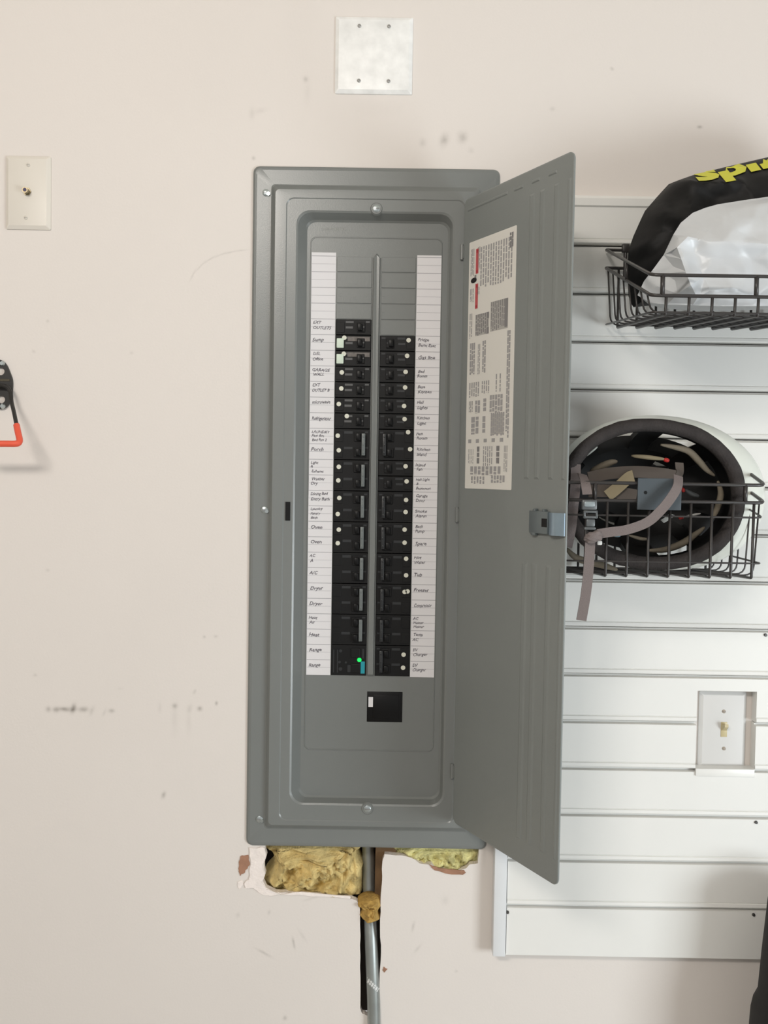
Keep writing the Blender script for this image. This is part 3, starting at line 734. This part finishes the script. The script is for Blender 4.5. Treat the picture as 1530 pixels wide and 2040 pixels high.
def ext(mb, poly, x0, x1):
    if len(poly) < 3 or x1-x0 < 1e-4: return
    n = len(poly); vs = [(x0, y, z) for y, z in poly]+[(x1, y, z) for y, z in poly]
    fs = [(i, (i+1) % n, n+(i+1) % n, n+i) for i in range(n)]
    tr = geometry.tessellate_polygon([[Vector((y, z, 0)) for y, z in poly]])
    fs += [tuple(t) for t in tr]+[tuple(n+i for i in reversed(t)) for t in tr]
    mb.add(vs, fs)
bounds = [z for z in zlines if z > zbot+.02]
tops = [ztop+.0]+bounds
for k in range(len(tops)):
    zt = tops[k]; zb = bounds[k] if k < len(bounds) else zbot
    pf = profile(zb, zt)
    if k == 0:   # head of the wall panel: a raised, rounded cap band
        zc = at(1250, 411, YS).z
        pf = [(YS+.0020, zb+.0052), (YS-.0010, zb+.0060), (YS-.0020, zb+.0075), (YS-.0012, zb+.0120), (YS+.0012, zb+.0132), (YS, zb+.0145), (YS, zc-.002), (YS-.003, zc), (YS-.003, zt-.006), (YS+.001, zt-.001), (-0.0005, zt), (-0.0005, zb+.0052), (YS+.005, zb+.0052)]
    if k == len(tops)-1:
        pf = [(YS, zb+.0006), (YS, zt-.0006), (YS+.0012, zt), (YS+.0090, zt+.0004), (YS+.0090, zt+.003), (-0.0005, zt+.003), (-0.0005, zb), (YS+.001, zb)]
    mb = MB()
    if zb < hz1 and zt > hz0:
        ext(mb, pf, xl, hx0); ext(mb, pf, hx1, xr)
        if zt > hz1: ext(mb, clip(pf, hz1, 9), hx0, hx1)
        if zb < hz0: ext(mb, clip(pf, -9, hz0), hx0, hx1)
    else: ext(mb, pf, xl, xr)
    shift(mb, so).build('slat', SLAT, slat_t, angle=25)
sz = at(1445, 1546, YS).z
mb = MB(); mb.box(hx0+.0005, hx1-.001, YS-.0030, YS+.004, sz, hz0-.0003, bev=.0006)
o = shift(mb, so).build('cutout_sill', PLATE, slat_t, angle=40); o['label'] = 'bright sill strip under the switch cutout'
et0, et1 = at(984, 1800, YS-.004).x, at(1009, 1800, YS-.004).x
mb = MB(); mb.box(et0, et1, YS-.004, -.0005, zbot-.001, ztop-.002, bev=.0012)
o = shift(mb, so).build('edge_trim', TRIM, slat_t, angle=40); o['label'] = 'plain vertical edge strip at the left end'
for px, py in ((1011,1817), (1506,1638), (1501,1822), (1525,1265)):
    p = at(px, py, YS); mb = MB(); mb.cyl_y(p.x, p.z, YS+.001, YS-.0028, .0030, 12, 0, .0022)
    o = shift(mb, so).build('screw', mat('dark_screw', (84,82,80), .4, .5), slat_t, angle=40)

# ------------------------------------------------------------------ wire baskets
def wire(t, loc, pts, r, name='wire', n=0):
    P = catmull(pts, n) if n else pts
    return shift(MB().tube(P, r, 6), loc).build(name, WIRE, t, smooth=True)
def round_path(pts, rad=.012, k=4):
    """polyline with rounded corners"""
    P = [Vector(p) for p in pts]; out = [P[0]]
    for i in range(1, len(P)-1):
        a, b, c = P[i-1], P[i], P[i+1]; r1 = min(rad, (a-b).length*.45); r2 = min(rad, (c-b).length*.45)
        s = b+(a-b).normalized()*r1; e = b+(c-b).normalized()*r2
        for j in range(k+1):
            u = j/k; out.append(s*(1-u)**2+b*2*u*(1-u)+e*u*u)
    out.append(P[-1]); return out
def basket(label, x0, x1, yb, yf, zu, zl, zbm, nx, ny, sp, xoff, extra=(), posts=(), inset=0.006):
    """zu, zl, zbm: (back, front) heights of upper rim, lower rim and floor"""
    loc = (x0, yb, zbm[0]); t = thing('wire_basket', loc, label, 'basket')
    L = lambda a, s: a[0]+(a[1]-a[0])*s
    for zz, nm in ((zu, 'upper_rim'), (zl, 'lower_rim')):
        pts = round_path([(x0, yb, zz[0]), (x0, yf, zz[1]), (x1, yf, zz[1]), (x1, yb, zz[0])], .012)
        wire(t, loc, pts+[Vector((x0, yb, zz[0]))], .0026, nm)
    for x in posts:
        wire(t, loc, [(x, yf, zu[1]), (x, yf, zl[1])], .0030, 'rim_post')
    for s in (.5,):
        for x in (x0, x1):
            y = yb+(yf-yb)*s; wire(t, loc, [(x, y, L(zu, s)), (x, y, L(zl, s))], .0024, 'rim_post')
    x = x0+xoff
    while x < x1-.01:
        wire(t, loc, round_path([(x, yf, zl[1]), (x, yf+inset*.3, zbm[1]-.002), (x, yb, zbm[0]-.002), (x, yb, zl[0])], .003), .0020)
        x += sp
    for k in range(ny):
        s = (k+.4)/ny; y = yb+(yf-yb)*s
        wire(t, loc, round_path([(x0, y, L(zl, s)), (x0+inset, y, L(zbm, s)+.001), (x1-inset, y, L(zbm, s)+.001), (x1, y, L(zl, s))], .014), .0013)
    for f in extra:
        zf = zl[1]+(zbm[1]-zl[1])*f; zb_ = zl[0]+(zbm[0]-zl[0])*f
        wire(t, loc, round_path([(x0+.002, yb, zb_), (x0+.002, yf+.001, zf), (x1-.002, yf+.001, zf), (x1-.002, yb, zb_)], .01), .0015)
    for x in (x0+.03, x1-.03):
        mb = MB(); mb.tube(round_path([(x, yb+.001, zu[0]+.004), (x, yb, zu[0]-.03), (x, yb, zu[0]-.05)], .01), .003, 8)
        mb.box(x-.006, x+.006, yb-.004, yb+.004, zu[0]-.004, zu[0]+.010, bev=.002)
        shift(mb, loc).build('hook', WIRE, t, angle=50)
    return t, loc
yb1, yf1 = -.034, -.31
tx0 = at(1207, 560, yb1).x; tx1 = tx0+.60
zu1 = (at(1207, 498, yb1).z, at(1400, 549, yf1).z); zl1 = (at(1207, 534, yb1).z, at(1400, 590, yf1).z); zb1 = (at(1210, 650, yb1).z, at(1400, 624, yf1).z)
basket('dark wire basket holding the two bags, upper of the two', tx0, tx1, yb1, yf1, zu1, zl1, zb1, 0, 8, .0302, .020, extra=(.97,), posts=[at(1320, 570, yf1).x, at(1507, 570, yf1).x])
yb2, yf2 = -.034, -.235
bx1 = at(1524, 1000, yf2).x; bx0 = .236
zu2 = (at(1400, 965, yf2).z+.055, at(1400, 965, yf2).z); zl2 = (at(1400, 1000, yf2).z+.050, at(1400, 1000, yf2).z); zb2 = (at(1300, 1133, yb2).z, at(1300, 1146, yf2).z)
t2, loc2 = basket('dark wire basket cradling the bicycle helmet, lower of the two', bx0, bx1, yb2, yf2, zu2, zl2, zb2, 0, 6, .0292, .012, extra=(.2, .82), posts=[at(1485, 982, yf2).x, at(1185, 982, yf2).x])
r4 = rect(1269.5, 953, 1357, 1016, yf2-.004)
mb = MB(); mb.box(r4[0], r4[1], yf2-.006, yf2-.003, r4[2], r4[3], bev=.0006); mb.cyl_y(r4[0]+.011, r4[2]+.024, yf2-.006, yf2-.0064, .0024, 12, 1)
o = shift(mb, loc2).build('label_plate', [TAGGREY, BLACK2], t2); o['label'] = 'slate grey plate clipped on the front rim'

# ------------------------------------------------------------------ helmet
hc = at(1298, 985, -.19)
hl = Vector((hc.x, -.19, hc.z-.10)); hel = thing('bicycle_helmet', hl, 'upturned white bicycle helmet with black padded inside lying in the lower basket', 'helmet')
def hring(a, b, cx, cz, y, n=72, tilt=0.0):
    out = []
    for k in range(n):
        t = 2*math.pi*k/n; c, s = math.cos(t), math.sin(t)
        e = 2/2.15
        x = a*math.copysign(abs(c)**e, c); z = b*math.copysign(abs(s)**e, s)
        x2 = x*math.cos(tilt)-z*math.sin(tilt); z2 = x*math.sin(tilt)+z*math.cos(tilt)
        out.append(Vector((hc.x+cx+x2, y, hc.z+cz+z2)))
    return out
TL = -0.07
spec = [(.131,.1065,0,0,-.192),(.140,.1090,.009,.001,-.182),(.151,.113,.019,.002,-.165),(.158,.114,.023,.001,-.145),(.156,.110,.023,0,-.120),(.142,.099,.021,0,-.096),(.126,.089,.014,0,-.074),(.104,.073,.010,0,-.056),(.074,.052,.006,0,-.044),(.040,.028,.003,0,-.038)]
outer = [hring(a, b, cx, cz, y, tilt=TL) for a, b, cx, cz, y in spec]
ispec = [(.124,.100,0,0,-.192),(.122,.098,.004,0,-.182),(.121,.095,.006,0,-.165),(.119,.091,.008,0,-.145),(.115,.086,.008,0,-.120),(.107,.079,.006,0,-.098),(.095,.068,.005,0,-.083),(.077,.055,.004,0,-.071),(.054,.038,.003,0,-.063),(.028,.020,.001,0,-.060)]
inner = [hring(a, b, cx, cz, y, tilt=TL) for a, b, cx, cz, y in ispec]
NN = 72; vents = set()
for (k0, k1, r0, r1) in ((12,17,3,6),(20,26,3,6),(3,8,4,6),(64,69,4,6),(56,61,3,6),(46,52,3,6),(30,34,4,6),(38,42,4,6),(10,14,7,8),(26,31,7,8),(46,51,7,8),(62,66,7,8)):
    for k in range(k0, k1):
        for r in range(r0, r1): vents.add((r, k % NN))
vs = [p for R in outer for p in R]+[p for R in inner for p in R]; no = len(outer)*NN; fs = []; ms = []
for r in range(len(outer)-1):
    for k in range(NN):
        k2 = (k+1) % NN
        if (r, k) in vents:
            for (a, b, nb) in (((r, k), (r, k2), (r-1, k)), ((r+1, k), (r+1, k2), (r+1, k)), ((r, k), (r+1, k), (r, (k-1) % NN)), ((r, k2), (r+1, k2), (r, k2))):
                if nb not in vents:
                    i, j = a[0]*NN+a[1], b[0]*NN+b[1]; fs.append((i, j, no+j, no+i)); ms.append(1)
            continue
        fs.append((r*NN+k, r*NN+k2, (r+1)*NN+k2, (r+1)*NN+k)); ms.append(0)
        fs.append((no+r*NN+k2, no+r*NN+k, no+(r+1)*NN+k, no+(r+1)*NN+k2)); ms.append(1)
l = (len(outer)-1)*NN
fs.append(tuple(l+k for k in range(NN))); ms.append(0); fs.append(tuple(no+l+k for k in range(NN))); ms.append(1)
for k in range(NN): fs.append((k, (k+1) % NN, no+(k+1) % NN, no+k)); ms.append(1)
mb = MB(); mb.add(vs, fs); mb.m = ms
shift(mb, hl).build('shell', [WHITEV, HBLACK], hel, angle=50)
# foam band round the opening
band = MB(); vsb = []; prof = [(-.001,-.188),(-.002,-.198),(.004,-.203),(.012,-.202),(.0170,-.196),(.0160,-.186),(.008,-.184)]
for k in range(NN):
    for (ins, y) in prof:
        j = .0012*noise.noise(Vector((k*.7, ins*200, 0)))
        a, b = .131-ins+j, .1065-ins+j
        t = 2*math.pi*k/NN; c, s = math.cos(t), math.sin(t); e = 2/2.15
        x = a*math.copysign(abs(c)**e, c); z = b*math.copysign(abs(s)**e, s)
        vsb.append(Vector((hc.x+x*math.cos(TL)-z*math.sin(TL), y+j, hc.z+x*math.sin(TL)+z*math.cos(TL))))
np_ = len(prof)
band.add(vsb, [(k*np_+j, k*np_+(j+1) % np_, ((k+1) % NN)*np_+(j+1) % np_, ((k+1) % NN)*np_+j) for k in range(NN) for j in range(np_)])
shift(band, hl).build('foam_band', FOAM, hel, smooth=True)
def strp(px, Y, width, M, name, lab=None, th=.0014, wd=None, parent=hel, off=hl, n=6):
    pts = [at(x, y, Y[i] if isinstance(Y, (list, tuple)) else Y) for i, (x, y) in enumerate(px)]
    P = catmull(pts, n); dirs = []
    for i in range(len(P)):
        t = (P[min(i+1, len(P)-1)]-P[max(i-1, 0)]).normalized(); dirs.append(t.cross(Vector((0, 1, 0))) if wd is None else wd)
    mb = MB().ribbon(P, dirs, width, th); o = shift(mb, off).build(name, M, parent, angle=40)
    if lab: o['label'] = lab
    return o
PXM = 1/1430.0
# pads inside
def pad(px, Y, w0, name='comfort_pad', M=PAD):
    P = catmull([at(x, y, Y) for x, y in px], 5); n = len(P)
    rr = [w0*PXM/2*max(.25, math.sin(math.pi*(i+.6)/(n+.2))**.6) for i in range(n)]
    mb = MB().tube(P, rr, 10); shift(mb, hl).build(name, M, hel, smooth=True)
pad([(1316,886),(1345,891),(1372,899),(1392,918),(1408,936),(1424,948)], -.165, 15)
pad([(1176,938),(1195,930),(1215,922),(1230,919)], -.150, 15)
pad([(1430,958),(1436,985),(1428,1015),(1418,1035)], -.170, 14)
pad([(1288,1097),(1325,1095),(1360,1082),(1385,1065),(1404,1050)], -.165, 15)
pad([(1340,1090),(1300,1098)], -.160, 6)
pad([(1128,1092),(1150,1112),(1200,1126),(1230,1135)], -.150, 15)
# light inner pieces seen among the pads
for px, w0, M in (([(1258,908),(1290,911),(1326,915)], 10, STRAPT), ([(1322,915),(1333,918)], 10, REDR), ([(1166,909),(1190,890)], 6, WHITEV), ([(1364,975),(1378,984),(1393,989)], 10, BUCK), ([(1358,972),(1363,980)], 9, REDR), ([(1352,1033),(1362,1030)], 7, REDR), ([(1362,1030),(1380,1026),(1396,1023)], 5, PLATE), ([(1222,1066),(1236,1067)], 8, mat('pale_blue_plastic', (130,160,172), .5)), ([(1252,1066),(1275,1073),(1292,1074)], 8, PAD)):
    pad(px, -.135, w0, 'retention_piece', M)
# retention cradle and webbing
strp([(1172,952),(1215,943),(1270,940),(1320,944),(1352,950)], -.178, 24*PXM, STRAPD, 'retention_band', 'dark band across the opening', .003)
strp([(1172,978),(1210,978),(1240,983),(1268,988)], -.176, 26*PXM, STRAPD, 'retention_band', None, .003)
strp([(1210,988),(1230,972),(1252,952),(1262,948)], -.182, 24*PXM, STRAPT, 'chin_strap', 'tan inner strap')
strp([(1147,925),(1146,970),(1142,1010),(1138,1050),(1130,1090)], [-.200,-.212,-.216,-.212,-.200], 20*PXM*1.02, STRAP, 'chin_strap', 'mauve-grey strap nearest the door')
strp([(1160,945),(1166,962),(1170,985)], [-.205,-.240,-.252], 19*PXM, STRAP, 'chin_strap')
strp([(1353,922),(1354,940),(1350,952)], [-.195,-.205,-.235], 17*PXM, STRAPD, 'chin_strap')
strp([(1351,948),(1350,968),(1338,990),(1318,1015),(1290,1040),(1250,1055),(1215,1060),(1190,1064)], [-.236,-.250,-.256,-.258,-.258,-.258,-.257,-.256], 19*PXM, STRAP, 'chin_strap', 'mauve-grey strap sweeping across the front')
strp([(1176,1075),(1174,1110),(1171,1150),(1166,1190),(1158,1236)], [-.256,-.258,-.256,-.253,-.250], 20*PXM, STRAP, 'strap_tail', 'loose strap end hanging below the basket', wd=Vector((1, 0, 0)))
# knot and buckle
bmk = bmesh.new(); bmesh.ops.create_icosphere(bmk, subdivisions=4, radius=1); kc = at(1182, 1070, -.262)
for v in bmk.verts:
    q = v.co.copy(); r_k = 1+.28*noise.noise(q*1.9+Vector((3, 1, 7)))-.10*abs(math.sin(q.x*4+q.z*5))
    v.co = kc+Vector((q.x*.0135, q.y*.0075, q.z*.0085+q.x*.002))*r_k
mb = MB().bm(bmk); shift(mb, hl).build('strap_knot', STRAP, hel, smooth=True)
def bbox(L, T, R, B, y0, y1, mi=0, bev=.0012, m=None):
    r = rect(L, T, R, B, y0); return m.box(r[0], r[1], y0, y1, r[2], r[3], mi, bev)
mb = MB(); bbox(1160,996,1190,1016,-.262,-.254,0,.002,mb); bbox(1163,1017,1191,1022,-.261,-.254,0,.001,mb); bbox(1163,1028,1191,1033,-.261,-.254,0,.001,mb); bbox(1163,1017,1167,1033,-.261,-.254,0,.001,mb); bbox(1187,1017,1191,1033,-.261,-.254,0,.001,mb); bbox(1168,1034,1186,1050,-.259,-.254,0,.002,mb); bbox(1164,1050,1188,1056,-.262,-.254,0,.002,mb)
o = shift(mb, hl).build('buckle', BUCK, hel, angle=40); o['label'] = 'grey side-release buckle'
mb = MB(); bbox(1164,999,1186,1010,-.2645,-.260,0,.002,mb); o = shift(mb, hl).build('buckle_tongue', mat('pale_buckle_plastic', (142,152,156), .3), hel, angle=40)
mb = MB(); bbox(1190,1077,1200,1086,-.256,-.252,0,.0015,mb); shift(mb, hl).build('strap_end_clip', PLATE, hel, angle=40)

# ------------------------------------------------------------------ bags
def bag(name, label, px, Yc, thick, creases, M, seed, seg=8, power=.5, wr=.004, cx=None, K=22, lean=0.0, sharp=0.0):
    P = [at(x, y, Yc) for x, y in px]
    out = catmull(P, seg, True)
    out = [q.lerp(P[i//seg].lerp(P[(i//seg+1) % len(P)], (i % seg)/seg), sharp) for i, q in enumerate(out)]; n = len(out); c = at(cx[0], cx[1], Yc)
    CR_ = [(at(a[0], a[1], Yc), at(b[0], b[1], Yc), amp, wdt) for a, b, amp, wdt in creases]
    def dist(q, a, b):
        ax, az, bx_, bz = a.x, a.z, b.x, b.z; dx, dz = bx_-ax, bz-az; t = max(0, min(1, ((q.x-ax)*dx+(q.z-az)*dz)/(dx*dx+dz*dz)))
        return math.hypot(q.x-ax-dx*t, q.z-az-dz*t)
    vs = []; fs = []
    def layer(sgn, ks):
        for k in ks:
            s = 1-k/K; h = (1-s**2.2)**power
            for p in out:
                q = c+(p-c)*s; y = Yc+sgn*thick*h
                if sgn < 0:
                    for a, b, amp, wdt in CR_: y -= amp*max(0, 1-dist(q, a, b)/wdt)*min(1, h*1.5)
                    y -= wr*(1-abs(noise.noise(Vector((q.x*14+seed, q.z*14, seed))))*3)*h
                    y -= wr*.5*noise.noise(Vector((q.x*45+seed, q.z*45, seed)))*h
                y += lean*(q.z-c.z)
                vs.append(Vector((q.x, y, q.z)))
    layer(-1, range(K)); nf = K*n; layer(1, range(1, K)); 
    for k in range(K-1):
        for i in range(n): fs.append((k*n+i, k*n+(i+1) % n, (k+1)*n+(i+1) % n, (k+1)*n+i))
    fs.append(tuple((K-1)*n+i for i in range(n)))
    for k in range(K-2):
        for i in range(n): fs.append((nf+k*n+i, nf+k*n+(i+1) % n, nf+(k+1)*n+(i+1) % n, nf+(k+1)*n+i))
    for i in range(n): fs.append((i, (i+1) % n, nf+(i+1) % n, nf+i))
    fs.append(tuple(nf+(K-2)*n+i for i in range(n)))
    t = thing(name, (c.x, Yc, min(v.z for v in vs)), label, 'bag')
    bvh = BVHTree.FromPolygons([tuple(v) for v in vs], fs)
    mb = MB().add(vs, fs); return t, mb, bvh
tb, mb, bvh = bag('black_bag', 'black nylon bag with yellow lettering slumped at the back of the upper basket',
    [(1262,470),(1285,420),(1332,367),(1380,349),(1440,334),(1530,313),(1620,300),(1700,312),(1740,380),(1745,520),(1700,598),(1500,606),(1320,606),(1262,612),(1252,590),(1250,540),(1252,500)], -.135, .075,
    [((1332,370),(1300,440),.016,.022), ((1300,440),(1270,500),.012,.02), ((1330,380),(1420,392),.014,.018), ((1275,500),(1335,440),.012,.018), ((1285,560),(1340,480),.012,.016), ((1350,392),(1345,470),.014,.02), ((1300,440),(1345,470),.010,.016), ((1262,560),(1300,520),.012,.014), ((1400,395),(1530,370),.006,.03)], NYLON, 4.0, cx=(1480,470), wr=.009, power=.62, sharp=.8)
shift(mb, tb.location).build('sack', NYLON, tb, angle=35)
# yellow lettering lying on the shoulder of the bag
V, Fc = text_geo('spike', 1.0, 0.0, 0.045)
wd = 0; me_v = []
A0 = Vector((1384, 362, 0)); A1 = Vector((1620, 308, 0))     # baseline, left to right
wtot = max(v[0] for v in V)
# subdivide the flat letters so they follow the cloth
bm = bmesh.new(); bv = [bm.verts.new((x, y, 0)) for x, y in V]
for f in Fc:
    try: bm.faces.new([bv[i] for i in f])
    except ValueError: pass
bmesh.ops.triangulate(bm, faces=bm.faces[:])
bmesh.ops.subdivide_edges(bm, edges=[e for e in bm.edges if e.calc_length() > .12], cuts=2, use_grid_fill=False)
bmesh.ops.triangulate(bm, faces=bm.faces[:])
bm.verts.index_update(); VV = [(v.co.x, v.co.y) for v in bm.verts]; FF = [tuple(v.index for v in f.verts) for f in bm.faces]; bm.free()
pts = []; ok = []
for x, y in VV:
    s = x/wtot; bp = A0.lerp(A1, s)
    px = bp.x-34*y*(1-.2*s)+8; py = bp.y-39*y+4*math.sin(s*3)
    d = ((px-765)/F_PX*_R - (py-1020)/F_PX*_U + _F).normalized()
    h = bvh.ray_cast(CAM, d)
    if h[0] is None:
        h2 = bvh.find_nearest(CAM+d*1.49); pts.append(h2[0]+Vector((0, -.0008, .0008))); ok.append(h2[3] < .02)
    else: pts.append(h[0]+Vector((0, -.0016, .0008))); ok.append(True)
mb = MB().add(pts, [f for f in FF if all(ok[i] for i in f)])
o = shift(mb, tb.location).build('printed_lettering', YELL, tb, fix=False, smooth=True); o['label'] = 'bright yellow brand lettering'
tw = thing('white_plastic_bag', at(1470, 604, -.22), 'crumpled white plastic bag in front of the black bag in the upper basket', 'bag')
oline = [(1341,468,-.225),(1356,444,-.222),(1380,424,-.220),(1405,414,-.220),(1430,407,-.220),(1480,399,-.220),(1530,392,-.220),(1620,386,-.22),(1700,400,-.22),(1720,480,-.22),(1700,560,-.22),(1650,604,-.23),(1580,609,-.25),(1500,610,-.262),(1430,610,-.265),(1380,608,-.262),(1330,607,-.25),(1295,603,-.235),(1270,588,-.225),(1283,560,-.225),(1300,538,-.228),(1322,508,-.228)]
inn = [(1352,474,-.256),(1372,470,-.272),(1392,474,-.268),(1412,481,-.276),(1412,458,-.256),(1413,441,-.244),(1440,428,-.246),(1470,419,-.246),(1510,408,-.244),(1560,400,-.246),
       (1440,480,-.280),(1480,482,-.284),(1530,486,-.288),(1600,490,-.290),(1440,448,-.262),(1466,455,-.272),(1500,440,-.266),(1530,455,-.276),(1560,440,-.27),(1620,450,-.28),(1493,468,-.270),
       (1350,492,-.272),(1359,515,-.286),(1368,540,-.298),(1378,567,-.306),(1384,505,-.262),(1392,530,-.266),(1402,552,-.272),(1420,510,-.272),(1445,530,-.270),(1470,508,-.278),(1500,520,-.272),(1530,512,-.282),(1540,545,-.276),(1580,530,-.28),(1640,530,-.27),
       (1416,578,-.284),(1460,572,-.280),(1500,560,-.274),(1530,575,-.27),(1340,530,-.250),(1345,560,-.262),(1322,545,-.240),(1310,570,-.246),(1350,585,-.272),(1390,592,-.280),(1440,594,-.276),(1500,590,-.27),(1600,580,-.26),(1335,505,-.240)]
pts3 = [at(x, y, Y) for x, y, Y in oline+inn]; no_ = len(oline)
r_ = geometry.delaunay_2d_cdt([Vector((p.x, p.z)) for p in pts3], [(k, (k+1) % no_) for k in range(no_)], [], 1, 1e-6)
bmw = bmesh.new(); bw = []
for k, co in enumerate(r_[0]):
    src = r_[3][k][0] if r_[3][k] else 0
    bw.append(bmw.verts.new((co.x, pts3[src].y, co.y)))
for f in r_[2]:
    bmw.faces.new([bw[q] for q in f])
bmesh.ops.subdivide_edges(bmw, edges=bmw.edges[:], cuts=5, use_grid_fill=True, smooth=0.0)
for _ in range(2): bmesh.ops.smooth_vert(bmw, verts=[v for v in bmw.verts if not v.is_boundary], factor=0.5, use_axis_x=False, use_axis_y=True, use_axis_z=False)
for v in bmw.verts:
    if not v.is_boundary:
        v.co.y += .0040*abs(noise.noise(Vector((v.co.x*26, v.co.z*34, 2))))+.0018*abs(noise.noise(Vector((v.co.x*60+v.co.z*25, v.co.z*75, 5))))
ge = bmesh.ops.extrude_edge_only(bmw, edges=[e for e in bmw.edges if e.is_boundary])['geom']
ev = [v for v in ge if isinstance(v, bmesh.types.BMVert)]
cw = at(1500, 510, -.2)
for v in ev: v.co = Vector((v.co.x*.94+cw.x*.06, -.195, v.co.z*.94+cw.z*.06))
bmesh.ops.holes_fill(bmw, edges=[e for e in bmw.edges if e.is_boundary], sides=0)
mb = MB().bm(bmw)
shift(mb, tw.location).build('sack', POLY, tw, angle=24)

# ------------------------------------------------------------------ hanging hook at the left edge
loc = at(-10, 800, 0); loc = Vector((loc.x, 0, loc.z))
hk = thing('wall_hook', loc, 'black steel hanger with an orange rubber sleeve at the left edge', 'hook')
c0 = at(-2, 768, -.004)
# oval back plate with two holes
rr = []
for px, py in ((-2,716),(6,719),(14,728),(20,742),(25,757),(25,775),(24,790),(20,802),(13,811),(5,815),(-2,815)):
    rr.append(at(px, py, -.003))
left = [Vector((2*c0.x-p.x, p.y, p.z)) for p in reversed(rr[1:-1])]
poly = [(p.x, p.z) for p in catmull(rr+left, 3, True)]
def circ(cx, cz, r, n=20): return [(cx+r*math.cos(2*math.pi*k/n), cz+r*math.sin(2*math.pi*k/n)) for k in range(n)]
h1 = at(2, 740, -.003); h2_ = at(3, 796, -.003)
mb = MB().prism(poly, -.0045, -.0002, holes=[circ(h1.x, h1.z, .0062), circ(h2_.x, h2_.z, .0062)])
shift(mb, loc).build('back_plate', BRACKET, hk, angle=30)
for px, py in ((4,724), (5,809)):
    p = at(px, py, -.005); mb = MB(); mb.cyl_y(p.x, p.z, -.0045, -.0075, .0048, 16, 0, .003); shift(mb, loc).build('screw', ZINC, hk, angle=40)
a = [at(x, y, Y) for x, y, Y in ((-30,772,-.008),(0,768,-.014),(14,771,-.016),(21,782,-.019),(23,800,-.026),(28,822,-.042),(33,846,-.060))]
mb = MB().tube(catmull(a, 5), .0033, 10); shift(mb, loc).build('rod', BRACKET, hk, smooth=True)
a = [at(x, y, Y) for x, y, Y in ((33,847,-.060),(36,862,-.070),(39,876,-.078),(37,882,-.082),(30,884,-.084),(10,884,-.084),(-20,884,-.084),(-60,884,-.084))]
mb = MB().tube(catmull(a, 6), .0050, 14); o = shift(mb, loc).build('rubber_sleeve', RUBBER, hk, smooth=True); o['label'] = 'orange rubber sleeve'
mb = MB(); q = at(-4, 757, -.005); mb.box(q.x-.02, q.x+.019, -.0055, -.004, q.z-.0018, q.z+.0018); shift(mb, loc).build('stamped_rib', mat('worn_bracket', (74,68,52), .5, .3), hk)

# ------------------------------------------------------------------ dark padded bag at the lower right
def lathe_bag():
    prof = [(1.05,.02),(1.02,.05),(.98,.055),(.94,.058),(.90,.060),(.86,.062),(.80,.066),(.72,.068),(.60,.07)]
    e = []
    for px, py in ((1534,1800),(1530,1835),(1526,1870),(1522,1905),(1518,1945),(1514,1985),(1505,2003),(1500,2025),(1497,2060),(1494,2140),(1492,2300)):
        e.append(at(px, py, -.12))
    ax = e[-1].x+.085; vs = []; fs = []; n = 28
    e = [Vector((ax-.012, -.12, e[0].z+.030)), Vector((ax-.035, -.12, e[0].z+.022))]+e+[Vector((e[-1].x, -.12, .35)), Vector((e[-1].x+.01, -.12, 0.002))]
    for p in e:
        r = ax-p.x
        for k in range(n):
            a_ = 2*math.pi*k/n; w_ = 1+.03*noise.noise(Vector((math.cos(a_)*2, math.sin(a_)*2, p.z*9)))
            vs.append(Vector((ax-r*math.cos(a_), -.12+r*.9*math.sin(a_)*w_, p.z)))
    for i in range(len(e)-1):
        for k in range(n): fs.append((i*n+k, i*n+(k+1) % n, (i+1)*n+(k+1) % n, (i+1)*n+k))
    fs += [tuple(range(n)), tuple((len(e)-1)*n+k for k in range(n))]
    return MB().add(vs, fs), Vector((ax, -.12, 0))
mb, loc = lathe_bag()
o = shift(mb, loc).build('duffel_bag', mat('black_canvas', (20,17,17), .7, var=.2, vscale=30), None, angle=50); o.location = loc
tag(o, 'tall black fabric bag standing at the lower right corner', 'bag')
